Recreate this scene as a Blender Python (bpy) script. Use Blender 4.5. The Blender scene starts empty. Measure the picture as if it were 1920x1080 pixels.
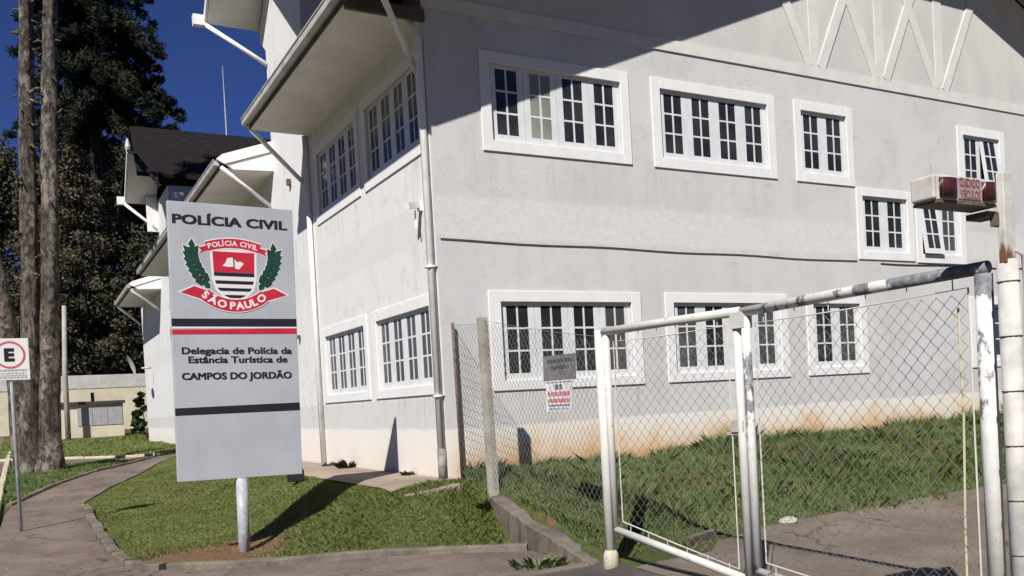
import bpy, bmesh, math, random
import numpy as np
from mathutils import Vector, Matrix
random.seed(7); rng = np.random.default_rng(7)
S = bpy.context.scene; COL = S.collection

# ------------------------------------------------------------------ camera
CAMP = (-4.961, -10.926, 1.6)
RT = Vector((0.87543, -0.48040, -0.05543)); FW = Vector((0.48054, 0.87680, -0.01732))
FW.normalize(); RT = (RT - FW * RT.dot(FW)).normalized(); UP = RT.cross(FW)
cd = bpy.data.cameras.new('camera'); cam = bpy.data.objects.new('camera', cd); COL.objects.link(cam)
M = Matrix((RT, UP, -FW)).transposed().to_4x4(); M.translation = CAMP; cam.matrix_world = M
cd.sensor_width = 36; cd.lens = 1655.7 / 1920 * 36; cd.shift_y = (780 - 540) / 1920; cd.clip_end = 2000; cd.clip_start = .05
S.camera = cam
# ------------------------------------------------------------------ sky and sun
SUND = Vector((-1.05, -1.0, 1.45)).normalized()
el = math.asin(SUND.z); az = math.atan2(SUND.x, SUND.y)
w = bpy.data.worlds.new('World'); S.world = w; w.use_nodes = True
nt = w.node_tree; sky = nt.nodes.new('ShaderNodeTexSky'); sky.sky_type = 'NISHITA'; sky.sun_disc = False
sky.sun_elevation = el; sky.sun_rotation = az % (2 * math.pi); sky.altitude = 2000; sky.air_density = .62; sky.dust_density = 0.0; sky.ozone_density = 10.0
bg = nt.nodes['Background']; bg.inputs[1].default_value = .05; hs = nt.nodes.new('ShaderNodeHueSaturation'); hs.inputs['Saturation'].default_value = 1.04; hs.inputs['Hue'].default_value = .513; hs.inputs['Value'].default_value = 1.32; nt.links.new(sky.outputs[0], hs.inputs['Color']); nt.links.new(hs.outputs[0], bg.inputs[0])
ld = bpy.data.lights.new('sun', 'SUN'); ld.energy = 5.0; ld.angle = math.radians(.5); ld.color = (1, .965, .91)
lo = bpy.data.objects.new('sun', ld); COL.objects.link(lo); lo.rotation_euler = (-SUND).to_track_quat('-Z', 'Y').to_euler(); lo.location = (-10, -20, 30)
vs = S.view_settings; vs.view_transform = 'Standard'; vs.look = 'None'; vs.exposure = .38; vs.gamma = 1; vs.use_curve_mapping = False

# ------------------------------------------------------------------ helpers
class MB:
    def __init__(s): s.v = []; s.f = []; s.m = []
    def add(s, V, F, mi=0):
        o = len(s.v); s.v += [tuple(p) for p in V]
        for f in F: s.f.append(tuple(i + o for i in f)); s.m.append(mi)
        return s
    def box(s, x0, x1, y0, y1, z0, z1, mi=0):
        return s.add([(x, y, z) for x in (x0, x1) for y in (y0, y1) for z in (z0, z1)],
              [(0, 1, 3, 2), (4, 6, 7, 5), (0, 4, 5, 1), (2, 3, 7, 6), (0, 2, 6, 4), (1, 5, 7, 3)], mi)
    def hexa(s, b, t, mi=0):
        n = len(b); return s.add(list(b) + list(t), [tuple(range(n))[::-1], tuple(range(n, 2 * n))] + [(i, (i + 1) % n, n + (i + 1) % n, n + i) for i in range(n)], mi)
    def slab(s, poly, d, mi=0):
        return s.hexa(poly, [tuple(Vector(p) + Vector(d)) for p in poly], mi)
    def tube(s, pts, r, n=8, mi=0, caps=True):
        pts = [Vector(p) for p in pts]; R = r if isinstance(r, (list, tuple)) else [r] * len(pts)
        V = []; up = None
        for i, p in enumerate(pts):
            t = (pts[min(i + 1, len(pts) - 1)] - pts[max(i - 1, 0)]).normalized()
            if up is None: up = t.orthogonal().normalized()
            up = (up - t * up.dot(t)).normalized(); sd = t.cross(up)
            for k in range(n):
                a = 2 * math.pi * k / n; V.append(p + (up * math.cos(a) + sd * math.sin(a)) * R[i])
        F = [(i * n + k, i * n + (k + 1) % n, (i + 1) * n + (k + 1) % n, (i + 1) * n + k) for i in range(len(pts) - 1) for k in range(n)]
        if caps: F += [tuple(range(n))[::-1], tuple(range((len(pts) - 1) * n, len(pts) * n))]
        return s.add(V, F, mi)
    def bar(s, a, b, wx, wz, mi=0, up=(0, 0, 1)):
        a = Vector(a); b = Vector(b); t = (b - a).normalized(); u = Vector(up); u = (u - t * u.dot(t)).normalized(); q = t.cross(u)
        c = [(-1, -1), (1, -1), (1, 1), (-1, 1)]
        return s.hexa([a + q * i * wx / 2 + u * j * wz / 2 for i, j in c], [b + q * i * wx / 2 + u * j * wz / 2 for i, j in c], mi)
    def build(s, name, mats, parent=None, smooth=False, bevel=0):
        me = bpy.data.meshes.new(name); me.from_pydata([tuple(p) for p in s.v], [], s.f)
        for m in (mats if isinstance(mats, (list, tuple)) else [mats]): me.materials.append(m)
        me.polygons.foreach_set('material_index', s.m); me.polygons.foreach_set('use_smooth', [smooth] * len(s.f))
        bm = bmesh.new(); bm.from_mesh(me); bmesh.ops.recalc_face_normals(bm, faces=bm.faces); bm.to_mesh(me); bm.free()
        o = bpy.data.objects.new(name, me); COL.objects.link(o); o.parent = parent
        if bevel:
            b = o.modifiers.new('bevel', 'BEVEL'); b.width = bevel; b.segments = 2; b.limit_method = 'ANGLE'
        return o
def tag(o, label=None, cat=None, group=None, kind=None):
    for k, v in (('label', label), ('category', cat), ('group', group), ('kind', kind)):
        if v: o[k] = v
    return o
def empty(name, loc, label, cat, group=None, rot=(0, 0, 0)):
    o = bpy.data.objects.new(name, None); COL.objects.link(o); o.location = loc; o.rotation_euler = rot; o.empty_display_size = .2
    return tag(o, label, cat, group)
def rawmesh(name, V, F, mats, parent=None, idx=None):
    """V (n,3) array, F (m,k) array of equal-size faces"""
    V = np.asarray(V, np.float32); F = np.asarray(F, np.int32); k = F.shape[1]
    me = bpy.data.meshes.new(name); me.vertices.add(len(V)); me.vertices.foreach_set('co', V.ravel())
    me.loops.add(F.size); me.loops.foreach_set('vertex_index', F.ravel())
    me.polygons.add(len(F)); me.polygons.foreach_set('loop_start', np.arange(0, F.size, k, dtype=np.int32))
    for m in (mats if isinstance(mats, (list, tuple)) else [mats]): me.materials.append(m)
    if idx is not None: me.polygons.foreach_set('material_index', np.asarray(idx, np.int32))
    me.update(calc_edges=True); me.validate()
    o = bpy.data.objects.new(name, me); COL.objects.link(o); o.parent = parent
    return o

# ------------------------------------------------------------------ materials
class NM:
    def __init__(s, name, rough=.8, spec=.3):
        s.mat = bpy.data.materials.new(name); s.mat.use_nodes = True; s.t = s.mat.node_tree; s.b = s.t.nodes['Principled BSDF']
        s.b.inputs['Roughness'].default_value = rough; s.b.inputs['Specular IOR Level'].default_value = spec
        g = s.t.nodes.new('ShaderNodeNewGeometry'); s.pos = g.outputs['Position']
    def n(s, typ, **kw):
        nd = s.t.nodes.new(typ)
        for k, v in kw.items(): setattr(nd, k, v)
        return nd
    def L(s, a, b): s.t.links.new(a, b)
    def noise(s, scale, detail=4, rough=.6, stretch=None, src=None):
        nd = s.n('ShaderNodeTexNoise'); nd.inputs['Scale'].default_value = scale; nd.inputs['Detail'].default_value = detail; nd.inputs['Roughness'].default_value = rough
        p = src or s.pos
        if stretch:
            mp = s.n('ShaderNodeVectorMath', operation='MULTIPLY'); mp.inputs[1].default_value = stretch; s.L(p, mp.inputs[0]); p = mp.outputs[0]
        s.L(p, nd.inputs['Vector']); return nd.outputs['Fac']
    def ramp(s, fac, a, b, smooth=True):
        nd = s.n('ShaderNodeMapRange'); nd.interpolation_type = 'SMOOTHSTEP' if smooth else 'LINEAR'
        nd.inputs['From Min'].default_value = a; nd.inputs['From Max'].default_value = b; s.L(fac, nd.inputs['Value']); return nd.outputs['Result']
    def math(s, op, a, b=None):
        nd = s.n('ShaderNodeMath', operation=op)
        for i, q in enumerate((a, b)):
            if q is None: continue
            if isinstance(q, (int, float)): nd.inputs[i].default_value = q
            else: s.L(q, nd.inputs[i])
        return nd.outputs[0]
    def mix(s, fac, a, b):
        nd = s.n('ShaderNodeMix', data_type='RGBA')
        for sock, q in ((nd.inputs[0], fac), (nd.inputs[6], a), (nd.inputs[7], b)):
            if isinstance(q, (int, float)): sock.default_value = q
            elif isinstance(q, tuple): sock.default_value = (*q, 1)
            else: s.L(q, sock)
        return nd.outputs[2]
    def sep(s):
        nd = s.n('ShaderNodeSeparateXYZ'); s.L(s.pos, nd.inputs[0]); return nd.outputs
    def col(s, c):
        if isinstance(c, tuple): s.b.inputs['Base Color'].default_value = (*c, 1)
        else: s.L(c, s.b.inputs['Base Color'])
        return s
    def bump(s, h, strength=.3, dist=.01):
        nd = s.n('ShaderNodeBump'); nd.inputs['Strength'].default_value = strength; nd.inputs['Distance'].default_value = dist; s.L(h, nd.inputs['Height']); s.L(nd.outputs[0], s.b.inputs['Normal']); return s
def simple(name, c, rough=.7, var=.12, scale=6, spec=.3, metal=0, bump=0):
    m = NM(name, rough, spec); f = m.noise(scale, 5); f = m.ramp(f, .3, .7)
    m.col(m.mix(f, tuple(x * (1 - var) for x in c), tuple(min(1, x * (1 + var)) for x in c)))
    m.b.inputs['Metallic'].default_value = metal
    if bump: m.bump(m.noise(scale * 8, 5), bump, .005)
    return m.mat

def wall_mat():
    m = NM('painted_render', .85, .2); z = m.sep()[2]
    big = m.noise(.7, 5); fine = m.noise(9, 6, .7); streak = m.noise(1.0, 5, .6, (5, 5, .35))
    zz = m.math('ADD', z, m.math('MULTIPLY', m.math('SUBTRACT', m.noise(2.2, 5), .5), .10))
    grey = m.mix(m.ramp(big, .3, .7), (.525, .52, .513), (.585, .578, .568)); grey = m.mix(m.math('SUBTRACT', 1.0, m.ramp(m.sep()[0], -.01, .02)), grey, m.mix(m.ramp(zz, 1.66, 1.74), (.60, .595, .59), (.74, .732, .72)))  # left face painted lighter, its brighter sunlight put into the colour; grey below sills
    grey = m.mix(m.math('MULTIPLY', m.ramp(streak, .5, .75), .35), grey, (.44, .435, .42))
    grey = m.mix(m.math('MULTIPLY', m.ramp(fine, .50, .72), .45), grey, (.62, .612, .60)); grey = m.mix(m.math('MULTIPLY', m.ramp(m.noise(3.1, 7, .72), .52, .66), .35), grey, (.44, .43, .415))
    dn = m.ramp(m.noise(1.0, 6, .65, (7, 7, .25)), .52, .72); dm = m.math('ADD', m.math('MULTIPLY', m.ramp(z, 4.2, 5.08), m.math('SUBTRACT', 1.0, m.ramp(z, 5.08, 5.12))), m.math('MULTIPLY', m.ramp(z, 1.1, 1.73), m.math('SUBTRACT', 1.0, m.ramp(z, 1.73, 1.77))))
    grey = m.mix(m.math('MULTIPLY', m.math('MULTIPLY', dn, dm), .55), grey, (.36, .345, .32))
    vo = m.n('ShaderNodeTexVoronoi', feature='DISTANCE_TO_EDGE'); vo.inputs['Scale'].default_value = .55; dv_ = m.n('ShaderNodeVectorMath', operation='ADD'); nn = m.n('ShaderNodeTexNoise'); nn.inputs['Scale'].default_value = 2.2; nn.inputs['Detail'].default_value = 6; m.L(m.pos, nn.inputs['Vector']); m.L(m.pos, dv_.inputs[0]); m.L(nn.outputs['Color'], dv_.inputs[1]); m.L(dv_.outputs[0], vo.inputs['Vector'])
    grey = m.mix(m.math('MULTIPLY', m.math('SUBTRACT', 1.0, m.ramp(vo.outputs['Distance'], .0, .010)), m.math('MULTIPLY', m.ramp(m.noise(.45, 3), .52, .6), .45)), grey, (.30, .29, .275))
    band = m.math('MULTIPLY', m.ramp(zz, 3.86, 3.90), m.math('SUBTRACT', 1.0, m.ramp(zz, 4.38, 4.5)))
    pt = m.ramp(m.noise(.42, 7, .62), .50, .56); grey = m.mix(m.math('MULTIPLY', pt, .28), grey, (.66, .652, .64))
    c = m.mix(m.math('MULTIPLY', band, .75), grey, m.mix(m.ramp(fine, .35, .7), (.60, .595, .58), (.68, .675, .66)))
    c = m.mix(m.ramp(zz, 1.24, 1.28), (.74, .71, .66), c)
    zs = m.math('ADD', z, m.math('MULTIPLY', m.math('SUBTRACT', m.noise(1.1, 6, .65), .5), 1.3))
    x = m.sep()[0]; y = m.sep()[1]
    rightk = m.ramp(x, -.02, .3)
    amt = m.math('ADD', .16, m.math('MULTIPLY', rightk, .80))
    st = m.math('MULTIPLY', m.math('SUBTRACT', 1.0, m.ramp(zs, .66, 1.34)), amt)
    c = m.mix(st, c, m.mix(m.ramp(zs, .5, 1.15), m.mix(m.ramp(fine, .4, .65), (.58, .29, .12), (.62, .38, .20)), (.70, .54, .36)))
    sp = m.math('MULTIPLY', m.ramp(m.noise(28, 4, .7), .6, .7), m.math('SUBTRACT', 1.0, m.ramp(z, .6, 1.15)))
    c = m.mix(m.math('MULTIPLY', sp, .6), c, (.45, .20, .09))
    m.col(c); m.bump(m.noise(22, 7, .75), .35, .012); return m.mat
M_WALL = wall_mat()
def gable_mat():
    m = NM('gable_render', .85, .2); a = m.noise(1.3, 5, .6, (1, 1, .5)); b = m.noise(12, 5)
    c = m.mix(m.ramp(a, .35, .7), (.52, .51, .49), (.60, .58, .545)); c = m.mix(m.math('MULTIPLY', m.ramp(b, .5, .75), .3), c, (.62, .6, .55))
    m.col(c); m.bump(b, .25, .01); return m.mat
M_GABLE = gable_mat()
def paint_white():
    m = NM('white_trim_paint', .6, .35); a = m.noise(2.5, 6, .65); b = m.noise(2, 5, .6, (6, 6, .6))
    c = m.mix(m.ramp(a, .3, .75), (.72, .715, .70), (.79, .785, .775)); c = m.mix(m.math('MULTIPLY', m.ramp(b, .58, .8), .4), c, (.58, .56, .52))
    m.col(c); m.bump(m.noise(40, 4), .15, .004); return m.mat
M_TRIM = paint_white()
M_SASH = simple('sash_paint', (.66, .67, .68), .45, .06, 5)
M_BATTEN = simple('batten_paint', (.63, .615, .585), .8, .06, 3, bump=.2)
def glass(name, c, rough, var):
    m = NM(name, rough, .5); f = m.ramp(m.noise(1.6, 3, .5), .35, .7)
    m.col(m.mix(f, c, tuple(x * var for x in c))); m.bump(m.noise(2.5, 2, .5), .06, .05); return m.mat
M_GLASS = glass('window_glass', (.018, .019, .019), .10, 2.4)
M_GLASS_G = glass('dusty_window_glass', (.06, .06, .056), .3, 1.6)
M_CURT = glass('glass_over_curtain', (.19, .195, .16), .3, 1.5)
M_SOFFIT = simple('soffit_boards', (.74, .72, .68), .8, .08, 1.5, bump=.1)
M_SOFFIT_DIM = simple('shaded_verge_boards', (.36, .33, .30), .8, .1, 1.5, bump=.1)  # white soffit paint darkened: the shade under the verge is in the colour
def tiles():
    m = NM('dark_roof_tiles', .8, .2); x = m.n('ShaderNodeTexWave', wave_type='BANDS', bands_direction='Y'); x.inputs['Scale'].default_value = 1.6; x.inputs['Distortion'].default_value = 1.2
    m.L(m.pos, x.inputs['Vector']); f = m.ramp(m.noise(5, 5), .3, .7)
    m.col(m.mix(f, (.006, .005, .006), (.014, .010, .010))); m.bump(x.outputs['Fac'], .6, .05); return m.mat
M_TILE = tiles()
M_GUTTER = simple('gutter_metal', (.42, .41, .39), .5, .2, 4)
M_GUTTER_D = simple('dark_brown_trim', (.10, .085, .07), .8, .3, 4)  # one dark brown for fascia, cable and vent stub
M_PIPE = simple('downpipe_paint', (.76, .75, .73), .5, .08, 4)
M_RUST = simple('rusty_iron', (.12, .085, .065), .85, .4, 20, bump=.3)
M_BLACK = simple('black_rubber', (.02, .02, .022), .6, .2, 8)

def concrete(name, a, b, c, sc=1.0, rough=.9, crack=0):
    m = NM(name, rough, .15); f = m.noise(.9 * sc, 9, .74); g = m.noise(14 * sc, 6, .7); k = m.noise(60 * sc, 3)
    q = m.mix(m.ramp(f, .36, .64), a, b); q = m.mix(m.math('MULTIPLY', m.ramp(g, .52, .72), .6), q, c); q = m.mix(m.math('MULTIPLY', m.ramp(k, .55, .7), .3), q, tuple(x * 1.35 for x in b))
    if crack:
        vo = m.n('ShaderNodeTexVoronoi', feature='DISTANCE_TO_EDGE'); vo.inputs['Scale'].default_value = crack; dv_ = m.n('ShaderNodeVectorMath', operation='ADD'); nn = m.n('ShaderNodeTexNoise'); nn.inputs['Scale'].default_value = 2.6; nn.inputs['Detail'].default_value = 7; m.L(m.pos, nn.inputs['Vector']); m.L(m.pos, dv_.inputs[0]); m.L(nn.outputs['Color'], dv_.inputs[1]); m.L(dv_.outputs[0], vo.inputs['Vector'])
        q = m.mix(m.math('MULTIPLY', m.math('SUBTRACT', 1.0, m.ramp(vo.outputs['Distance'], .002, .014)), m.math('MULTIPLY', m.ramp(m.noise(.6, 3), .45, .55), .8)), q, tuple(x * .5 for x in c))
        q = m.mix(m.math('MULTIPLY', m.ramp(m.noise(.35, 7, .7), .52, .62), .45), q, (.24, .17, .12))
        q = m.mix(m.math('MULTIPLY', m.ramp(m.noise(90, 2), .66, .72), .6), q, (.36, .33, .29))
    m.col(q); m.bump(m.math('ADD', g, m.math('MULTIPLY', k, .5)), .5, .015); return m.mat
M_PATH = concrete('reddish_path_concrete', (.115, .090, .074), (.185, .152, .128), (.062, .050, .042), crack=.55)
M_PAD = concrete('wall_strip_concrete', (.24, .19, .15), (.33, .27, .22), (.15, .11, .085))
M_KERB = concrete('kerb_concrete', (.105, .088, .068), (.20, .175, .14), (.05, .042, .032), 1.6)
M_KERBP = concrete('painted_kerb', (.42, .38, .25), (.55, .52, .42), (.2, .17, .12), 2)
M_ASPH = concrete('asphalt', (.055, .05, .047), (.085, .077, .07), (.035, .032, .03), crack=.4)
M_ROAD = concrete('dusty_road', (.13, .10, .085), (.19, .15, .13), (.09, .07, .06))
M_DRIVE = concrete('dusty_yard_surface', (.13, .105, .085), (.19, .16, .13), (.085, .068, .055), crack=.4)
M_POSTC = concrete('post_concrete', (.30, .275, .23), (.42, .39, .34), (.16, .14, .11), 2.5)
M_STONE = concrete('old_wall_concrete', (.09, .075, .06), (.17, .145, .12), (.04, .035, .028), 2)

def soil_mat():
    m = NM('soil_and_turf', .95, .1); f = m.noise(1.3, 6, .65); g = m.noise(18, 6, .7)
    green = m.mix(m.ramp(g, .3, .7), (.045, .06, .020), (.085, .095, .035))
    soil = m.mix(m.ramp(g, .3, .7), (.10, .058, .032), (.20, .12, .07))
    v = m.n('ShaderNodeVectorMath', operation='DISTANCE'); m.L(m.pos, v.inputs[0]); v.inputs[1].default_value = (-3.05, .12, 0)
    near = m.math('SUBTRACT', 1.0, m.ramp(v.outputs['Value'], .5, 1.3))
    k = m.ramp(m.math('ADD', f, m.math('MULTIPLY', near, .40)), .56, .68)
    m.col(m.mix(k, green, soil)); m.bump(g, .6, .03); return m.mat
M_SOIL = soil_mat()
def grass_mat(name, a, b, c):
    m = NM(name, .6, .25); f = m.noise(.9, 5, .65); g = m.noise(25, 3)
    q = m.mix(m.ramp(f, .32, .68), a, b); q = m.mix(m.math('MULTIPLY', m.ramp(g, .45, .7), .75), q, c)
    m.col(q); tr = m.n('ShaderNodeBsdfTranslucent'); m.L(q, tr.inputs['Color']); mx = m.n('ShaderNodeMixShader'); mx.inputs[0].default_value = .3
    m.L(m.b.outputs[0], mx.inputs[1]); m.L(tr.outputs[0], mx.inputs[2]); m.L(mx.outputs[0], m.t.nodes['Material Output'].inputs['Surface']); return m.mat
M_GRASS = grass_mat('lawn_grass', (.15, .205, .048), (.235, .285, .088), (.31, .29, .13))
M_GRASS2 = grass_mat('bank_grass', (.095, .185, .055), (.195, .25, .085), (.29, .275, .13))
M_DRY = grass_mat('dry_grass', (.16, .12, .06), (.24, .19, .10), (.10, .09, .03))

# ------------------------------------------------------------------ terrain
def sm(t): t = max(0., min(1., t)); return t * t * (3 - 2 * t)
def interp(v, X, Y):
    if v <= X[0]: return Y[0]
    for i in range(1, len(X)):
        if v <= X[i]: return Y[i - 1] + (v - X[i - 1]) / (X[i] - X[i - 1]) * (Y[i] - Y[i - 1])
    return Y[-1]
LX = [-80, -14, -2, 3, 8, 12, 16, 20, 28, 34, 40, 60, 140]; LZ = [-1.0, -.12, -.07, 0, .13, .27, .38, .46, .58, .76, .95, 1.5, 4.0]
def xfence(dy): return interp(dy, [0, 1.05, 4.08, 8], [.17, .13, -.20, -.1])
def terrain(x, y):
    L = interp(y, LX, LZ)
    if y >= 0:
        d = max(0, -x); t = 1 - sm((d - .7) / 2.0); B = .57 if y < 33 else L + (.57 - L) * max(0, 1 - (y - 33) / 3)
        return L + (B - L) * t
    dy = -y; xf = xfence(dy); low = -.06; xx = min(x, 0)
    t = 1 - sm((math.hypot(xx, 1.35 * y) - .7) / 2.0); low = L; zc = low + (.57 - low) * t
    if dy > 14: zc = L
    if dy >= 3.6: zc = interp(dy, [3.6, 3.9, 14], [zc, -.05, -.1])
    k = sm((x - xf) / 1.3)
    a = interp(dy, [0, .5, 1.1, 1.6, 2.4, 3.2, 3.7, 4.5, 14, 80], [.57, .56, .50, .40, .28, .15, .05, 0., -.1, -1])
    b = interp(dy, [0, .9, 1.8, 2.5, 3.0, 3.4, 3.8, 4.5, 14, 80], [.57, .55, .5, .42, .28, .12, .03, 0., -.1, -1])
    zb = a + (b - a) * k
    s = x - xf
    if s <= -.05: return zc
    if s >= .05: return zb
    return zc + (zb - zc) * (s + .05) / .1
def gaxis(lo, hi, n0, n1, st, far):
    a = list(np.arange(n0, n1, st)); q = n1; d = st
    while q < hi: q += d; a.append(q); d *= 1.35
    q = n0; d = st
    while q > lo: d *= 1.35; q -= d; a.insert(0, q)
    return a
gx = gaxis(-260, 260, -6.5, 13, .16, 0); gy = gaxis(-90, 300, -9, 22, .16, 0)
GV = [(x, y, terrain(x, y)) for y in gy for x in gx]; nx = len(gx)
GF = [(j * nx + i, j * nx + i + 1, (j + 1) * nx + i + 1, (j + 1) * nx + i) for j in range(len(gy) - 1) for i in range(nx - 1)]
g = rawmesh('ground', GV, GF, M_SOIL); tag(g, kind='structure')
g.data.polygons.foreach_set('use_smooth', [True] * len(GF))

# unseen dark green slope added behind the camera to block low sky light
HV = []; HA = np.linspace(math.radians(150), math.radians(330), 60)
for r_, z_ in ((70, -1.5), (95, 11), (125, 27), (170, 42), (230, 50)):
    for i_, a_ in enumerate(HA): HV.append((r_ * math.cos(a_), -10 + r_ * math.sin(a_), z_ + (3.5 * math.sin(i_ * .9) + 2.5 * math.sin(i_ * 2.3 + z_)) * (z_ > 0)))
HF = [(j * 60 + i, j * 60 + i + 1, (j + 1) * 60 + i + 1, (j + 1) * 60 + i) for j in range(4) for i in range(59)]
hm = NM('sky_blocker_green', .95, .1); hm.col(hm.mix(hm.ramp(hm.noise(.35, 6, .7), .35, .65), (.010, .016, .006), (.04, .05, .018)))
hl = rawmesh('sky_blocker_slope', HV, HF, hm.mat); hl['kind'] = 'structure'; hl.data.polygons.foreach_set('use_smooth', [True] * len(HF))
def lerp2(a, b, t): return (a[0] + (b[0] - a[0]) * t, a[1] + (b[1] - a[1]) * t)
def resample(P, step):
    out = [P[0]]
    for a, b in zip(P, P[1:]):
        n = max(1, int(math.dist(a, b) / step)); out += [lerp2(a, b, i / n) for i in range(1, n + 1)]
    return out
def at_frac(P, t):
    Ls = [math.dist(a, b) for a, b in zip(P, P[1:])]; tot = sum(Ls); d = t * tot
    for (a, b), l in zip(zip(P, P[1:]), Ls):
        if d <= l or l == Ls[-1] and b is P[-1]: return lerp2(a, b, min(1, d / l))
        d -= l
    return P[-1]
def strip(name, A, B, mat, off, n, m, kind='structure'):
    V = []; F = []
    for i in range(n + 1):
        a = at_frac(A, i / n); b = at_frac(B, i / n)
        for j in range(m + 1):
            p = lerp2(a, b, j / m); V.append((p[0], p[1], terrain(*p) + off))
    for i in range(n):
        for j in range(m): F.append((i * (m + 1) + j, i * (m + 1) + j + 1, (i + 1) * (m + 1) + j + 1, (i + 1) * (m + 1) + j))
    bmm = MB().add(V, F); o = bmm.build(name, mat, None, True); tag(o, kind=kind); return o
ROADL = [(-12, -40), (-12, 0), (-12, 20), (-12.5, 60)]; ROADR = [(-5.62, -40), (-5.62, 0), (-5.68, 20), (-6.4, 60)]
strip('road', ROADL, ROADR, M_ROAD, .016, 120, 8)
PATHR = [(-.22, -2.48), (-1.67, -1.58), (-2.7, -1.28), (-3.36, -.95), (-3.84, -.56), (-4.12, -.06), (-4.18, 1), (-4.19, 3), (-4.17, 6.6), (-4.1, 7.6), (-3.53, 9.8), (-2.0, 14.6), (-1.5, 15.6), (-.95, 16.3)]
PATHL = [(-.25, -3.72), (-2.0, -3.8), (-3.6, -3.8), (-5.0, -3.8), (-5.45, -2.5), (-5.45, -1), (-5.45, 1), (-5.45, 3), (-5.4, 6.6), (-5.3, 8.0), (-4.42, 11.45), (-3.56, 14.1), (-2.6, 16.0), (-1.59, 17.4)]
def paired(A, B, per=.2):
    A2 = []; B2 = []
    for i in range(len(A) - 1):
        n = max(1, int(max(math.dist(A[i], A[i + 1]), math.dist(B[i], B[i + 1])) / per))
        for k in range(n): A2.append(lerp2(A[i], A[i + 1], k / n)); B2.append(lerp2(B[i], B[i + 1], k / n))
    return A2 + [A[-1]], B2 + [B[-1]]
def strip2(name, A, B, mat, off, m):
    A, B = paired(A, B); V = []; F = []
    for a, b in zip(A, B):
        for j in range(m + 1): p = lerp2(a, b, j / m); V.append((p[0], p[1], terrain(*p) + off))
    for i in range(len(A) - 1):
        for j in range(m): F.append((i * (m + 1) + j, i * (m + 1) + j + 1, (i + 1) * (m + 1) + j + 1, (i + 1) * (m + 1) + j))
    o = MB().add(V, F).build(name, mat, None, True); tag(o, kind='structure'); return o
strip2('pavement', PATHR, PATHL, M_PATH, .02, 8)
# asphalt entrance in front of the gate and dusty yard surface behind it
strip2('driveway', [(-5.0, -3.92), (-2, -3.92), (-.16, -3.84)], [(-5.0, -16), (-2, -16), (-.16, -16)], M_ASPH, .012, 40)
strip2('yard_road', [(-.16, -4.35), (.8, -4.3), (1.2, -3.95), (2.0, -3.72), (4.0, -3.62), (6.4, -3.58), (16, -3.6), (30, -3.6)], [(-.16, -16), (.8, -16), (1.2, -16), (2, -16), (4, -16), (6.4, -16), (16, -16), (30, -16)], M_DRIVE, .016, 40)
# concrete strip along the left wall and pale slab in the lawn
strip2('wall_footpath', [(-.02, -.32), (-.02, 5), (-.02, 16.2)], [(-.98, -.36), (-1.02, 5), (-.95, 16.2)], M_PAD, .022, 5)
# far strip of path between two lawns
strip2('far_path', [(-6.2, 19.0), (-4.2, 18.0), (-2.7, 17.2), (-1.75, 17.5)], [(-6.2, 23.0), (-4.04, 21.2), (-2.6, 19.9), (-1.5, 17.9)], M_PATH, .02, 6)

def kerb(name, P, wdt, h, mat, label, blocks=None, cat='kerb', group=None, below=.15, jit=.006):
    """kerb stones along a polyline: separate stones with narrow joints in one kerb"""
    P = resample(P, .12); b = MB(); acc = 0
    bl = blocks or 1e9; start = 0
    def side(i):
        a = Vector((*P[max(i - 1, 0)], 0)); c = Vector((*P[min(i + 1, len(P) - 1)], 0)); t = (c - a).normalized(); return Vector((-t.y, t.x, 0))
    segs = []; cur = [0]
    for i in range(1, len(P)):
        cur.append(i); acc += math.dist(P[i], P[i - 1])
        if acc > bl: segs.append(cur); cur = [i]; acc = 0
    if len(cur) > 1: segs.append(cur)
    for sg in segs:
        dz = random.uniform(-jit, jit) * 2; dx = random.uniform(-jit, jit)
        V = []; n = 0
        for q, i in enumerate(sg):
            p = Vector((*P[i], 0)); s = side(i)
            if bl < 1e8 and q == 0: p = Vector((*lerp2(P[i], P[sg[1]], .1), 0))
            if bl < 1e8 and q == len(sg) - 1: p = Vector((*lerp2(P[i], P[sg[-2]], .1), 0))
            z = terrain(p.x, p.y)
            for u, hh in ((-.5, -below), (-.5, h - .012), (-.42, h), (.42, h), (.5, h - .012), (.5, -below)):
                r = p + s * (u * wdt + dx); V.append((r.x, r.y, z + hh + dz + (random.uniform(-jit, jit) * .5 if hh > 0 else 0))); 
            n += 1
        F = [(i * 6 + k, i * 6 + k + 1, (i + 1) * 6 + k + 1, (i + 1) * 6 + k) for i in range(n - 1) for k in range(5)]
        F += [tuple(range(6)), tuple(range((n - 1) * 6, n * 6))[::-1]]
        b.add(V, F)
    o = b.build(name, mat); o['kind'] = 'structure'; return o
kerb('lawn_kerb', [(-.22, -2.46), (-.5, -2.26), (-1.0, -1.93), (-1.67, -1.55), (-2.7, -1.25), (-3.36, -.92), (-3.7, -.66)], .13, .10, M_KERB, '', None, jit=.012)
kerb('path_edge_kerb', [(-3.74, -.63), (-3.95, -.35), (-4.09, .0), (-4.15, 1), (-4.16, 3), (-4.14, 6.6)], .13, .11, M_KERB, '', .55, jit=.012)
kerb('path_kerb', [(-5.36, 8.1), (-4.48, 11.5), (-3.62, 14.2), (-2.66, 16.1), (-1.7, 17.5)], .1, .07, M_KERB, '', 1.0)
kerb('far_kerb', [(-6.2, 23.1), (-4.04, 21.3), (-2.6, 20.0), (-1.5, 18.0)], .12, .10, M_KERBP, '', 1.2)
kerb('street_kerb', [(-5.53, -3.0), (-5.53, 0), (-5.54, 4.4), (-5.55, 9.2), (-5.56, 16), (-5.64, 29)], .13, .10, M_KERBP, '', .9)
kerb('entrance_kerb', [(-.3, -3.76), (-1.0, -3.84), (-2.2, -3.86), (-5.0, -3.86)], .12, .05, M_KERB, '', .8)

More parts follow.
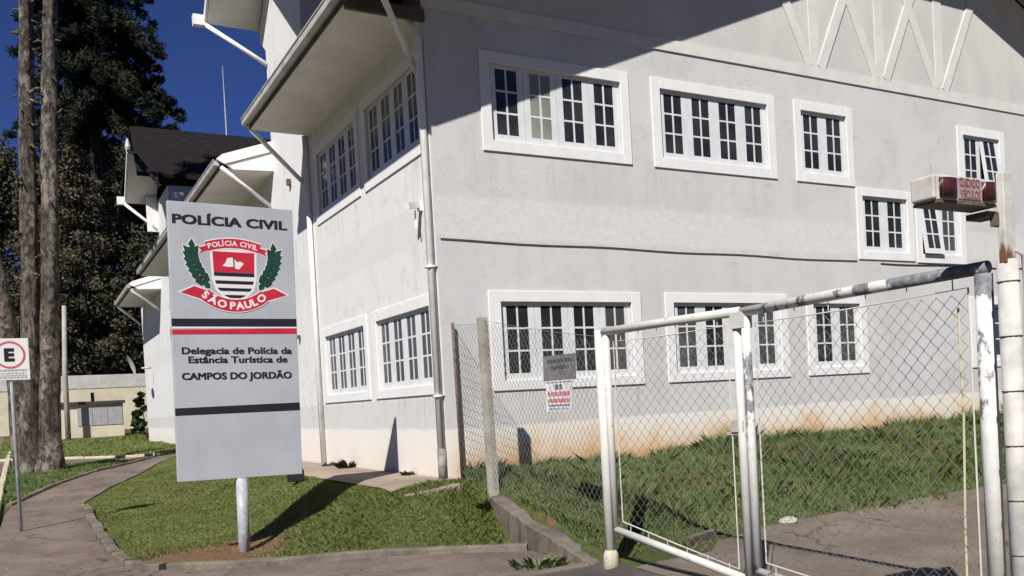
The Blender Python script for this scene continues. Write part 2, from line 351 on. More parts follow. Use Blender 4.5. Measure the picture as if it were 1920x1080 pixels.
# ------------------------------------------------------------------ the building
B = empty('police_building', (0, 0, .5), 'light grey two storey building with white window surrounds, deep eaves and gables', 'building')
def P(mb, name, mats, smooth=False, bevel=0):
    o = mb.build(name, mats, None, smooth, bevel); o.parent = B; o.matrix_parent_inverse = Matrix.Translation((0, 0, -.5)); return o
ZB = .2
mb = MB()
prof = [(0, ZB), (18.2, ZB), (18.2, 7.30), (10.9, 10.34), (7.3, 10.34), (0, 7.30)]
lowp = [(0, ZB), (18.2, ZB), (18.2, 7.0), (0, 7.0)]
mb.box(.05, 18.2, .05, 5.6, ZB, 7.0)
tp = [(5.6, ZB), (5.6, 11.1), (6.56, 11.94), (8.74, 10.06), (8.74, 9.8), (8.28, 9.45), (8.28, ZB)]; mb.hexa([(0, a, b_) for a, b_ in tp], [(6, a, b_) for a, b_ in tp])
mb.box(0, 10, 8.28, 33.7, ZB, 6.86)
mb.box(.003, 8, 23.3, 26.6, 6.862, 10.15)
mb.box(-.42, -.001, 26.1, 26.22, 9.0, 10.35)
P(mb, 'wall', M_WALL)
mb = MB(); gp = [(0, 7.0), (18.2, 7.0), (18.2, 7.30), (10.9, 10.34), (7.3, 10.34), (0, 7.30)]
mb.hexa([(x, 0, z) for x, z in gp], [(x, 5.6, z) for x, z in gp]); P(mb, 'gable_wall', M_GABLE)
mb = MB().box(-.03, 18.2, -.022, 0, 6.945, 7.125); P(mb, 'ledge', M_BATTEN)
# truss shaped battens on the gable
mb = MB(); y0 = -.016
def batten(x0, z0, x1, z1, wd, k=0):
    d = Vector((x1 - x0, 0, z1 - z0)).normalized(); q = Vector((-d.z, 0, d.x)) * wd / 2; yy = y0 - k * .004
    a, b_ = Vector((x0, 0, z0)), Vector((x1, 0, z1)); mb.hexa([a - q, a + q, b_ + q, b_ - q], [p + Vector((0, yy, 0)) for p in (a - q, a + q, b_ + q, b_ - q)])
for i, bx in enumerate((7.45, 9.15, 10.85)):
    batten(bx, 7.127, bx, 9.9 if i == 1 else 9.4, .24, 0)
    batten(bx - .13, 7.13, bx - .13 - .93 * (.94 if i else .98), 8.92 if i else 8.9, .2, 1)
    batten(bx + .13, 7.13, bx + .13 + .93 * (.94 if i < 2 else .98), 8.92 if i < 2 else 8.9, .2, 2)
P(mb, 'gable_batten', M_BATTEN, bevel=.004)

PRO = .022
OPEN = {'F': [], 'L': []}
def window(wall, f, op, n, panes='g' * 4, open_leaf=None):
    """wall 'F' (y=0, facing -y, u=x) or 'L' (x=0, facing -x, u=y). f = outer surround (u0,u1,z0,z1), op = opening"""
    def T(u, d, z): return (u, -d, z) if wall == 'F' else (-d, u, z)
    def bx(mb, u0, u1, d0, d1, z0, z1, mi=0):
        mb.hexa([T(u0, d0, z0), T(u1, d0, z0), T(u1, d0, z1), T(u0, d0, z1)], [T(u0, d1, z0), T(u1, d1, z0), T(u1, d1, z1), T(u0, d1, z1)], mi)
    OPEN[wall].append(op); mb = MB(); bx(mb, f[0], op[0], 0, PRO, f[2], f[3]); bx(mb, op[1], f[1], 0, PRO, f[2], f[3]); bx(mb, op[0], op[1], 0, PRO, op[3], f[3]); bx(mb, op[0], op[1], 0, PRO, f[2], op[2])
    win = P(mb, 'window', M_TRIM, bevel=.006)
    iv = Matrix.Translation((0, 0, -.5)) if False else Matrix()
    lw = (op[1] - op[0]) / n; st = .105 * lw / .56; top = .05; bot = .10; bar = .027
    for i in range(n):
        a, b_ = op[0] + i * lw, op[0] + (i + 1) * lw; z0, z1 = op[2], op[3]; s = MB(); g_ = .004
        D0, D1 = -.048, -.033
        bx(s, a + g_, a + st, D0, D1, z0, z1); bx(s, b_ - st, b_ - g_, D0, D1, z0, z1)
        bx(s, a + st, b_ - st, D0, D1, z1 - top, z1); bx(s, a + st, b_ - st, D0, D1, z0, z0 + bot)
        u0, u1, q0, q1 = a + st, b_ - st, z0 + bot, z1 - top; um = (u0 + u1) / 2
        bx(s, um - bar / 2, um + bar / 2, D0, D1 - .002, q0, q1)
        for k in (1, 2):
            zz = q0 + (q1 - q0) * k / 3; bx(s, u0, um - bar / 2, D0, D1 - .004, zz - bar / 2, zz + bar / 2); bx(s, um + bar / 2, u1, D0, D1 - .004, zz - bar / 2, zz + bar / 2)
        pn = MB(); ch = panes[i % len(panes)]
        tl = random.uniform(-.0015, .0015)
        pn.hexa([T(u0, -.0485, q0), T(u1, -.0485, q0), T(u1, -.0485, q1), T(u0, -.0485, q1)], [T(u0, -.042 + tl, q0), T(u1, -.042 - tl, q0), T(u1, -.042, q1), T(u0, -.042, q1)])
        so = s.build('sash', M_SASH, win); po = pn.build('pane', {'g': M_GLASS, 'd': M_GLASS_G, 'c': M_CURT}[ch], win)
        if open_leaf == i:   # top hung leaf pushed outward at its foot
            h = Vector(T((a + b_) / 2, -.03, z1)); ax = Vector((1, 0, 0)) if wall == 'F' else Vector((0, 1, 0))
            R_ = Matrix.Translation(h) @ Matrix.Rotation(math.radians(-6.5 if wall == 'F' else 6.5), 4, ax) @ Matrix.Translation(-h)
            for o in (so, po): o.data.transform(R_)
            dk = MB(); bx(dk, a + .02, b_ - .02, -.0485, -.046, z0, z1); dk.build('opening', M_BLACK, win)
    return win
UZ = (5.10, 6.50); UO = (5.26, 6.335)
window('F', (.80, 3.36, *UZ), (.965, 3.20, *UO), 4, 'gcgg')
window('F', (3.79, 6.40, *UZ), (3.96, 6.23, *UO), 4, 'gggg')
window('F', (6.86, 8.31, *UZ), (7.02, 8.15, *UO), 2, 'gg')
window('F', (11.29, 12.8, *UZ), (11.47, 12.64, *UO), 2, 'gg', 1)
window('F', (8.325, 9.87, 3.80, 5.095), (8.48, 9.70, 3.95, 4.95), 2, 'gg')
window('F', (9.94, 11.42, 3.78, 5.095), (10.1, 11.26, 3.95, 4.95), 2, 'gd', 0)
DZ = (1.745, 3.15); DO = (1.885, 2.995)
window('F', (.75, 3.38, *DZ), (.94, 3.20, *DO), 4, 'gggd')
window('F', (3.85, 6.48, *DZ), (4.02, 6.30, *DO), 4, 'dggd')
window('F', (6.93, 8.45, *DZ), (7.10, 8.28, *DO), 2, 'gd')
window('F', (11.45, 12.9, *DZ), (11.62, 12.74, *DO), 2, 'gg')
window('L', (.16, 2.58, 5.06, 6.50), (.32, 2.42, 5.22, 6.335), 4)
window('L', (2.80, 5.24, 5.06, 6.50), (2.96, 5.08, 5.22, 6.335), 4)
window('L', (.155, 2.62, 1.745, 3.14), (.31, 2.44, 1.89, 2.975), 4, 'dddd')
window('L', (2.87, 5.41, 1.745, 3.14), (3.03, 5.18, 1.89, 2.975), 4, 'dddd')
if 0: window('L', (28.6, 30.4, 3.2, 4.3), (28.75, 30.25, 3.3, 4.2), 2)
def skin(wall, u0, u1, z0, z1):
    ops = [o for o in OPEN[wall] if u0 <= o[0] and o[1] <= u1]; T = (lambda u, d, z: (u, d, z)) if wall == 'F' else (lambda u, d, z: (d, u, z))
    U = sorted({u0, u1} | {q_ for o in ops for q_ in o[:2]}); Z = sorted({z0, z1} | {q_ for o in ops for q_ in o[2:]}); mb = MB()
    for a, b_ in zip(U, U[1:]):
        for c_, d_ in zip(Z, Z[1:]):
            m_ = ((a + b_) / 2, (c_ + d_) / 2)
            if any(o[0] < m_[0] < o[1] and o[2] < m_[1] < o[3] for o in ops): continue
            mb.add([T(a, 0, c_), T(b_, 0, c_), T(b_, 0, d_), T(a, 0, d_)], [(0, 1, 2, 3)])
    for o in ops:
        c_ = [(o[0], o[2]), (o[1], o[2]), (o[1], o[3]), (o[0], o[3])]
        for (a, b_), (e_, f_) in zip(c_, c_[1:] + c_[:1]): mb.add([T(a, 0, b_), T(e_, 0, f_), T(e_, .05, f_), T(a, .05, b_)], [(0, 1, 2, 3)])
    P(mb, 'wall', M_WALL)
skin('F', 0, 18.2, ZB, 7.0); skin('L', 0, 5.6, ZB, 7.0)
# eaves ---------------------------------------------------------------
YB = -1.1
def zbarge(x): return 6.91 + .408 * (x + 1.2)
mb = MB(); t = .05
pl = [(-1.2, YB, 6.91), (7.35, YB, zbarge(7.35)), (7.35, 0, zbarge(7.35)), (-1.2, 0, 6.91)]
mb.slab(pl, (0, 0, t)); mb.slab([(7.35, YB, 10.398), (10.85, YB, 10.398), (10.85, 0, 10.398), (7.35, 0, 10.398)], (0, 0, t))
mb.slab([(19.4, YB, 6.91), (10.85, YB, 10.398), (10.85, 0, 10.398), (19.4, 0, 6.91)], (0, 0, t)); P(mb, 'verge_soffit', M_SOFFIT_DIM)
mb = MB(); q = .06; T_ = (0, 0, .16)
mb.slab([(-1.11, YB - .04, 6.947 + q), (7.35, YB - .04, 10.398 + q), (9.1, .8, 11.15), (9.1, 5.6, 11.15), (-1.11, 5.46, 6.947 + q)], (0, 0, .08))
mb.slab([(19.45, YB - .04, 6.91 + q), (10.85, YB - .04, 10.398 + q), (9.1, .8, 11.15), (9.1, 5.6, 11.15), (19.45, 5.46, 6.91 + q)], T_)
mb.slab([(7.35, YB - .04, 10.398 + q), (10.85, YB - .04, 10.398 + q), (9.1, .8, 11.15)], T_)
# tower roof, wing roof, far tower roof
mb.slab([(-1.1, 4.3, 10.14), (6, 4.3, 10.14), (6, 6.56, 12.1), (-1.1, 6.56, 12.1)], (0, 0, .1)); mb.slab([(-1.1, 8.82, 10.14), (6, 8.82, 10.14), (6, 6.56, 12.1), (-1.1, 6.56, 12.1)], (0, 0, .1))
mb.slab([(-1.1, 8.25, 7.04), (5.5, 8.25, 9.5), (5.5, 23.3, 9.5), (-1.1, 23.3, 7.04)], (0, 0, .07)); mb.slab([(-1.1, 26.65, 7.04), (5.5, 26.65, 9.5), (5.5, 32.6, 9.5), (-1.1, 32.6, 7.04)], (0, 0, .07))
mb.slab([(-1.05, 23.0, 10.35), (8, 23.0, 10.35), (8, 27.0, 13.2), (-.75, 27.0, 13.2)], (0, 0, .14))
mb.slab([(-1.05, 31, 10.35), (8, 31, 10.35), (8, 27.0, 13.2), (-.75, 27.0, 13.2)], (0, 0, .14))
P(mb, 'roof', M_TILE)
mb = MB()
mb.box(-1.1, 0, .001, 5.46, 6.80, 6.84); mb.box(-1.1, 0, 8.26, 23.2, 6.80, 6.84); mb.box(-1.1, 0, 26.66, 32.5, 6.80, 6.84)
for ya, yb_, za, zb_ in ((4.32, 6.56, 10.06, 12.0), (8.80, 6.56, 10.06, 12.0), (26.55, 24.75, 10.15, 11.6)): mb.slab([(-1.09, ya, za), (-.001, ya, za), (-.001, yb_, zb_), (-1.09, yb_, zb_)], (0, 0, .04))
P(mb, 'soffit', M_SOFFIT)
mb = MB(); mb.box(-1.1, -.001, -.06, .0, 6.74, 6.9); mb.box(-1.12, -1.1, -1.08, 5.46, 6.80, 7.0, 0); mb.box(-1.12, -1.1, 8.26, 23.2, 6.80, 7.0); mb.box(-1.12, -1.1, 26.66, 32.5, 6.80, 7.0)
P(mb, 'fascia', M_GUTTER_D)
mb = MB()
for ya, yb, z in ((-1.08, 5.47, 6.87), (8.24, 23.25, 6.87), (26.62, 32.55, 6.87)):
    mb.box(-1.24, -1.122, ya, yb, z, z + .10); mb.box(-1.252, -1.232, ya, yb, z + .103, z + .125)
P(mb, 'gutter', M_GUTTER)
mb = MB()
for ya, yb_, za, zb_ in ((4.3, 6.56, 10.1, 12.06), (8.84, 6.56, 10.1, 12.06), (26.6, 24.75, 10.2, 11.66)): P(MB().bar((-1.13, ya, za), (-1.13, yb_, zb_), .05, .16), 'barge_board', M_TRIM)
P(MB().tube([(-1.1, 24.7, 11.7), (-1.1, 22.4, 10.9), (-.6, 20.6, 9.4)], .06, 6), 'barge_board', M_TILE)
# closed white eave ends
for yy in (8.16, 26.56):
    mb = MB(); pts = [(-1.2, 6.99), (-1.07, 7.1), (0, 7.47), (0, 7.25), (-1.03, 6.90)]
    mb.hexa([(x, yy, z) for x, z in pts], [(x, yy + .06, z) for x, z in pts])
    pts = [(-1.0, 6.90), (0, 7.235), (0, 6.83), (-.85, 6.80)]
    mb.hexa([(x, yy + .03, z) for x, z in pts], [(x, yy + .08, z) for x, z in pts]); P(mb, 'eave_end', M_TRIM)
mb = MB().box(-1.38, -1.10, 8.74, 8.9, 10.0, 10.22); P(mb, 'gutter_cap', M_TRIM)
mb = MB().box(-1.42, -1.1, 26.45, 26.65, 10.08, 10.38); P(mb, 'gutter_cap', M_TRIM)
def brace(a, b_, r=.042): P(MB().tube([a, b_], r, 10), 'brace', M_PIPE, True)
brace((-1.16, 5.40, 6.86), (0, 6.06, 6.07)); brace((-1.12, -.98, 6.9), (0, .33, 6.2)); brace((-1.1, 8.22, 6.84), (0, 8.6, 6.15)); brace((-1.12, 8.78, 10.02), (0, 8.22, 9.12), .05)
brace((-1.15, 26.5, 10.1), (-.1, 26.1, 9.1), .06); brace((-1.15, 26.72, 6.85), (0, 27.27, 6.05), .055); brace((-1.15, 32.4, 6.85), (-.1, 32.9, 6.0), .055)
P(MB().tube([(-.065, .05, .55), (-.065, .05, 6.5), (-.2, .05, 6.82)], .052, 12).box(-.13, 0, -.01, .11, 3.45, 3.48).box(-.13, 0, -.01, .11, 1.7, 1.73), 'downpipe', M_PIPE, True)
P(MB().tube([(-.06, 5.58, .55), (-.06, 5.58, 6.82)], .047, 12), 'downpipe', M_PIPE, True)
P(MB().tube([(-.065, .05, .56), (-.065, .05, 1.0)], .060, 12), 'pipe_boot', simple('dirty_pipe', (.26, .24, .21), .7, .35, 9), True)
P(MB().tube([(.07 + i * .41, -.012, 3.848 - .08 * i / 20 - .02 * math.sin(i / 20 * math.pi * 3) ** 2) for i in range(21)], .007, 6), 'cable', M_GUTTER_D, True)
P(MB().tube([(8.9 + i * .4, -.012, 3.74 - .01 * math.sin(i)) for i in range(16)], .008, 6), 'cable', M_BLACK, True)
# little camera and bulkhead lamps on the left wall
P(MB().box(-.05, 0, .36, .44, 4.3, 4.42).bar((-.05, .40, 4.38), (-.26, .30, 4.33), .08, .08).bar((-.1, .4, 4.3), (-.12, .36, 4.05), .02, .02), 'wall_camera', M_PIPE)
P(MB().box(-.08, 0, 6.88, 6.98, 6.22, 6.34), 'wall_lamp', M_RUST); P(MB().box(-.08, 0, 6.86, 6.94, 3.09, 3.17), 'wall_lamp', M_RUST)
# antenna mast and finial on the far roof
P(MB().tube([(3.0, 27, 13.2), (3.0, 27, 14.2), (3.0, 27, 16.2)], [.035, .03, .012], 6), 'antenna', M_GUTTER)
P(MB().tube([(-1.1, 24.75, 11.6), (-1.1, 24.75, 11.85), (-1.1, 24.75, 12.15)], [.06, .11, .04], 8), 'finial', M_GUTTER)
mb = MB().tube([(-.1, 30.4, 3.9), (-.5, 30.4, 3.9)], .04, 6)
V = []; F = []; n = 16
for r, d in ((0, .16), (.25, .12), (.5, 0)):
    for k in range(n): a = 2 * math.pi * k / n; V.append((-.9 + .75 * d - .3 * r * math.sin(a), 30.4 - .55 * d * 0 + r * math.cos(a), 4.05 + .9 * r * math.sin(a)))
F = [(i * n + k, i * n + (k + 1) % n, (i + 1) * n + (k + 1) % n, (i + 1) * n + k) for i in range(2) for k in range(n)]
mb.add(V, F); P(mb, 'satellite_dish', M_GUTTER, True)

# ------------------------------------------------------------------ text helper
def text_geo(body, offset=.0):
    cu = bpy.data.curves.new('t', 'FONT'); cu.body = body; cu.size = 1; cu.offset = offset; cu.resolution_u = 3; cu.fill_mode = 'FRONT'
    o = bpy.data.objects.new('t', cu); COL.objects.link(o); dg = bpy.context.evaluated_depsgraph_get(); dg.update()
    me = bpy.data.meshes.new_from_object(o.evaluated_get(dg)); V = [tuple(v.co) for v in me.vertices]; F = [tuple(p.vertices) for p in me.polygons]
    bpy.data.objects.remove(o); bpy.data.curves.remove(cu); bpy.data.meshes.remove(me); return V, F
def text_fit(mb, body, u0, u1, v0, v1, put, offset=.0, mi=0, bold=0, deep=None):
    V, F = text_geo(body, offset); X = [p[0] for p in V]; base = text_geo('E', offset)[0]
    ya, yb = min(p[1] for p in base) - bold * .6, max(p[1] for p in base) + bold * .6; xa, xb = min(X) - bold, max(X) + bold
    sh = [(0, 0)] if not bold else [(bold * i / 2, bold * .6 * j) for i in (-2, -1, 0, 1, 2) for j in (-1, 0, 1)]
    for n, (dx, dy) in enumerate(sh):
        q = put if not deep else deep(n * .00004)
        mb.add([q(u0 + (p[0] + dx - xa) / (xb - xa) * (u1 - u0), v0 + (p[1] + dy - ya) / (yb - ya) * (v1 - v0)) for p in V], F, mi)
def text_arc(mb, body, curve, h, put, offset=.03, wscale=1., mi=0):
    """letters spread evenly along curve(t)->(u,v,angle)"""
    base = text_geo('E', offset)[0]; ya, yb = min(p[1] for p in base), max(p[1] for p in base); k = h / (yb - ya)
    gl = []; adv = 0
    for ch in body:
        if ch == ' ': gl.append((None, adv, .3)); adv += .3 * k * wscale; continue
        V, F = text_geo(ch, offset); xa = min(p[0] for p in V); xb = max(p[0] for p in V); wd = (xb - xa) * k * wscale; gl.append(((V, F, xa), adv, wd)); adv += wd + .09 * k * wscale
    for gq, a, wd in gl:
        if gq is None: continue
        V, F, xa = gq; u, v, an = curve((a + wd / 2) / adv, adv); ca, sa = math.cos(an), math.sin(an)
        def pt(p):
            x = (p[0] - xa) * k * wscale - wd / 2; y = (p[1] - ya) * k - h / 2; return put(u + x * ca - y * sa, v + x * sa + y * ca)
        mb.add([pt(p) for p in V], F, mi)

# ------------------------------------------------------------------ big police sign
SG = empty('police_sign', (-2.752, 0.02, -.05), 'tall grey totem sign with red shield emblem on a grey pole in the lawn', 'sign', rot=(0, math.radians(1.2), 0))
def metal_panel():
    m = NM('silver_sign_sheet', .45, .35); a = m.noise(1.2, 5, .6); s = m.noise(3, 5, .6, (4, 4, .5)); c = m.mix(m.ramp(a, .3, .7), (.37, .385, .42), (.43, .445, .475))
    m.col(m.mix(m.math('MULTIPLY', m.ramp(s, .55, .8), .3), c, (.31, .32, .35))); return m.mat
M_SIGN = metal_panel(); M_INK = simple('black_vinyl', (.018, .019, .028), .45, .1, 4); M_RED = simple('red_vinyl', (.50, .022, .045), .45, .1, 4); M_WHITE = simple('white_vinyl', (.72, .70, .69), .45, .04, 4); M_LEAF = simple('green_vinyl', (.012, .05, .035), .5, .15, 8)
M_POLE = simple('grey_pole_paint', (.36, .38, .40), .45, .2, 9)
Z0 = .90
HP = 3.285; TP = .04
def sp(d): return lambda u, v: (u, -TP - d, Z0 + v)
pan = MB().box(-.733, .733, -TP, TP, Z0, Z0 + HP).build('panel', M_SIGN, SG, bevel=.006)
MB().tube([(0.0, .0, -.25), (0.0, .0, Z0 - .002)], .068, 20).build('pole', M_POLE, SG, True)
def stripe(v0l, v1l, v0r, v1r, mat):
    p = [(-.733, v0l), (.733, v0r), (.733, v1r), (-.733, v1l)]; MB().hexa([sp(.0005)(*q) for q in p], [sp(.002)(*q) for q in p]).build('stripe', mat, pan)
stripe(1.82, 1.91, 1.835, 1.93, M_INK); stripe(1.724, 1.782, 1.745, 1.812, M_RED); stripe(.775, .862, .795, .892, M_INK)
stripe(1.795, 1.812, 1.815, 1.828, M_WHITE)
def line(body, *a, off=.035):
    mb = MB(); text_fit(mb, body, *a, sp(.0025), .0, bold=off, deep=lambda e: sp(.0025 + e)); mb.build('lettering', M_INK, pan)
line('POLÍCIA CIVIL', -.685, .66, 3.025, 3.135, off=.042)
line('Delegacia de Polícia da', -.635, .66, 1.495, 1.575, off=.036)
line('Estância Turística de', -.565, .60, 1.388, 1.468, off=.036)
line('CAMPOS DO JORDÃO', -.645, .648, 1.192, 1.275, off=.042)
def poly(mb, pts, d0, d1, mi=0): mb.hexa([sp(d0)(*q) for q in pts], [sp(d1)(*q) for q in pts], mi)
def shield(s):
    R_ = [(.245, 2.72), (.24, 2.55), (.235, 2.40), (.20, 2.28), (.11, 2.19), (0, 2.145)]; c = (0, 2.45)
    full = R_ + [(-u, v) for u, v in R_[-2::-1]]; return [(c[0] + (u - c[0]) * s, c[1] + (v - c[1]) * s) for u, v in full]
em = MB(); poly(em, shield(1.12), .0005, .0015, 0)
sh = shield(1.0)
def clip(pts, va, vb):
    def half(P_, f):
        out = []
        for i, p in enumerate(P_):
            q_ = P_[(i + 1) % len(P_)]; a, b_ = f(p), f(q_)
            if a >= 0: out.append(p)
            if a * b_ < 0: t_ = a / (a - b_); out.append((p[0] + (q_[0] - p[0]) * t_, p[1] + (q_[1] - p[1]) * t_))
        return out
    return half(half(pts, lambda p: p[1] - va), lambda p: vb - p[1])
poly(em, clip(sh, 2.475, 2.80), .0018, .003, 1)
for a, b_ in ((2.428, 2.472), (2.335, 2.375), (2.25, 2.288), (2.168, 2.205)): poly(em, clip(sh, a, b_), .0018, .003, 2)
poly(em, [(-.135, 2.55), (-.10, 2.585), (-.075, 2.645), (-.02, 2.655), (.012, 2.635), (.035, 2.60), (.075, 2.612), (.118, 2.585), (.085, 2.548), (.058, 2.515), (.03, 2.518), (-.01, 2.545), (-.07, 2.54)], .0032, .004, 0)
poly(em, [(-.006, 2.54), (.008, 2.54), (.006, 2.66), (-.008, 2.66)], .0042, .005, 2)
def band(fn, n, hw, d0, d1, mi, ends=0):
    pts = [fn(i / n) for i in range(n + 1)]; A = []; Bq = []
    for u, v, an in pts: A.append((u - math.sin(an) * hw, v + math.cos(an) * hw)); Bq.append((u + math.sin(an) * hw, v - math.cos(an) * hw))
    for i in range(n): poly(em, [Bq[i], Bq[i + 1], A[i + 1], A[i]], d0, d1, mi)
def top_arc(t, L=None):
    u = -.31 + .62 * t; r = .95; v = 2.825 - (r - math.sqrt(r * r - u * u)); return u, v, -math.asin(u / r)
band(top_arc, 14, .068, .0020, .0030, 0); band(top_arc, 14, .055, .0033, .0045, 1)
for s in (-1, 1):
    poly(em, [(s * .29, 2.80), (s * .30, 2.715), (s * .43, 2.665), (s * .385, 2.715), (s * .425, 2.765)], .0012, .0022, 0)
    poly(em, [(s * .29, 2.79), (s * .30, 2.725), (s * .405, 2.682), (s * .37, 2.72), (s * .402, 2.757)], .0024, .0032, 1)
def low_arc(t, L=None):
    u = -.35 + .70 * t; r = .52; v = 2.075 + (r - math.sqrt(r * r - u * u)) * .95; return u, v, math.asin(u / r) * .9
for s in (-1, 1):
    poly(em, [(s * .655, 2.222), (s * .47, 2.315), (s * .27, 2.24), (s * .30, 2.10), (s * .50, 2.165)], .0008, .0016, 0)
    poly(em, [(s * .625, 2.221), (s * .465, 2.298), (s * .27, 2.23), (s * .30, 2.12), (s * .50, 2.18)], .0019, .0026, 1)
band(low_arc, 18, .083, .0048, .0054, 0); band(low_arc, 18, .072, .0056, .0062, 1)
for s in (-1, 1):   # laurel sprays with a white edge
    spine = [(s * (.30 + .17 * (t_ / 8) - .03 * (t_ / 8) ** 2 * 0), 2.27 + .46 * (t_ / 8)) for t_ in range(9)]
    spine = [(s * (.285 + .20 * math.sin(t_ / 8 * 1.75)), 2.27 + .47 * (t_ / 8)) for t_ in range(9)]
    for i, (u, v) in enumerate(spine):
        for sd in ((-1, 1) if 0 < i < 8 else (0,)):
            d = Vector(spine[min(i + 1, 8)]) - Vector(spine[max(i - 1, 0)]); an = math.atan2(d.y, d.x) + sd * .75; l = .135 if sd else .12; wq = .040
            c_, s_ = math.cos(an), math.sin(an)
            for k, (dd0, dd1, mi) in enumerate(((.0006, .0014, 0), (.0022 + i * .0001, .0034 + i * .0001, 3))):
                e = .012 if k == 0 else 0; q_ = [(-e, 0), (l * .4, wq + e), (l + e * 1.3, 0), (l * .4, -wq - e)]
                poly(em, [(u + x * c_ - y * s_, v + x * s_ + y * c_) for x, y in q_], dd0, dd1, mi)
text_arc(em, 'POLÍCIA CIVIL', lambda t, L: top_arc(.5 + (t - .5) * L / .64), .062, sp(.0050), .03, 1.02, 0)
text_arc(em, 'SÃO PAULO', lambda t, L: low_arc(.5 + (t - .5) * L / .80), .092, sp(.0066), .04, 1.10, 0)
em.build('emblem', [M_WHITE, M_RED, M_INK, M_LEAF], pan)

# ------------------------------------------------------------------ parking sign
PK = empty('parking_sign', (-5.135, 4.2, .06), 'white parking sign with letter E in a red ring on a thin grey pole', 'sign')
MB().tube([(0, .03, -.2), (0, .03, 2.25), (0, .03, 2.6)], .028, 12).build('pole', M_POLE, PK, True)
pm = MB().box(-.25, .25, -.012, .0, 2.26, 2.88).build('plate', M_WHITE, PK, bevel=.003)
M_REDP = simple('faded_red_paint', (.50, .11, .15), .5, .15, 6); M_GREYINK = simple('faded_ink', (.30, .30, .31), .6, .2, 20)
cx, cz = 0.0, 2.635; mb = MB(); n = 40
V = []
for r in (.175, .205):
    for k in range(n): a = 2 * math.pi * k / n; V.append((cx + r * math.cos(a), -.0145, cz + r * math.sin(a)))
mb.add(V, [(k, (k + 1) % n, n + (k + 1) % n, n + k) for k in range(n)]); mb.build('ring', M_REDP, pm)
mb = MB(); text_fit(mb, 'E', -.075, .06, cz - .10, cz + .10, lambda u, v: (u, -.0148, v), .06); mb.build('letter', M_INK, pm)
mb = MB()
for i, zz in enumerate((2.40, 2.36, 2.325, 2.295)):
    u = -.21
    while u < .20:
        wd = random.uniform(.012, .05); mb.box(u, min(.21, u + wd), -.0148, -.013, zz - .009, zz + (.009 if i != 0 else .004)); u += wd + .012
    if i == 0: mb.box(-.225, .225, -.0150, -.013, 2.412, 2.417)
mb.build('small_print', M_GREYINK, pm)

# ------------------------------------------------------------------ fence, gate
M_WIRE = simple('galvanised_wire', (.23, .215, .20), .55, .25, 12, metal=.3)
def link_mesh(P0, P1, zb, zt, p=.05, dh=.052, r=.0022):
    """diamond wire netting between two plan points; zb, zt functions of fraction"""
    P0 = Vector((*P0, 0)); P1 = Vector((*P1, 0)); L = (P1 - P0).length; d = (P1 - P0) / L; nrm = Vector((-d.y, d.x, 0))
    V = []; F = []; nk = int(L / p)
    for k in range(nk):
        pts = []; zlo = zb((k + .5) / nk); zhi = zt((k + .5) / nk); j0 = math.ceil(zlo / dh); j1 = math.floor(zhi / dh)
        for j in range(j0, j1 + 1):
            s = (k + ((j + k) % 2)) * p; o = .004 * (1 if (j + k) % 2 else -1); sag = .012 * math.sin(j * .37) * math.sin(k * .21)
            pts.append(P0 + d * min(max(s, .0), L) + nrm * (o + sag) + Vector((0, 0, j * dh)))
        b0 = len(V)
        for q_ in pts:
            for a in range(3):
                an = a * 2.0944; V.append(q_ + (d * math.cos(an) + nrm * math.sin(an)) * r)
        for i in range(len(pts) - 1):
            for a in range(3): F.append((b0 + i * 3 + a, b0 + i * 3 + (a + 1) % 3, b0 + (i + 1) * 3 + (a + 1) % 3, b0 + (i + 1) * 3 + a))
    return [tuple(v) for v in V], F
FP0 = (.17, -.07); FP1 = (.13, -1.05); FP2 = (-.22, -4.02)
FN = empty('chain_link_fence', (.13, -1.05, .45), 'chain link fence with a square concrete post beside the wall corner', 'fence')
def Q(o, par, loc): o.parent = par; o.matrix_parent_inverse = Matrix.Translation(loc).inverted(); return o
fl = (.13, -1.05, .45)
mb = MB(); c = .055; V0 = [(.13 + a * c, -1.05 + b_ * c, .2) for a, b_ in ((-1, -1), (1, -1), (1, 1), (-1, 1))]; V1 = [(.10 + a * c * .95, -1.05 + b_ * c * .95, 2.66) for a, b_ in ((-1, -1), (1, -1), (1, 1), (-1, 1))]
mb.hexa(V0, V1)
for zz in np.arange(.75, 2.6, .31): mb.tube([(.13 - .02 * zz / 2.6 + math.cos(a) * .074, -1.05 + math.sin(a) * .074, zz) for a in np.linspace(math.pi / 4, math.pi * 2.25, 5)], .0025, 4, 1)
Q(mb.build('post', [M_POSTC, M_RUST], bevel=.006), FN, fl)
Q(MB().tube([(FP0[0], FP0[1], .4), (FP0[0] - .02, FP0[1], 2.70)], .022, 8).build('post', M_RUST, smooth=True), FN, fl)
for a, b_, f0, f1, t0, t1 in ((FP0, (.105, -1.0), .58, .50, 2.68, 2.60), ((.1, -1.1), FP2, .52, .30, 2.62, 2.16)):
    V, F = link_mesh(a, b_, lambda t, f0=f0, f1=f1: f0 + (f1 - f0) * t, lambda t, t0=t0, t1=t1: t0 + (t1 - t0) * t)
    Q(rawmesh('netting', V, F, M_WIRE), FN, fl)
    Q(MB().tube([(*lerp2(a, b_, i / 8), t0 + (t1 - t0) * i / 8 - .02 * math.sin(i / 8 * math.pi)) for i in range(9)], .003, 5).build('line_wire', M_WIRE), FN, fl)
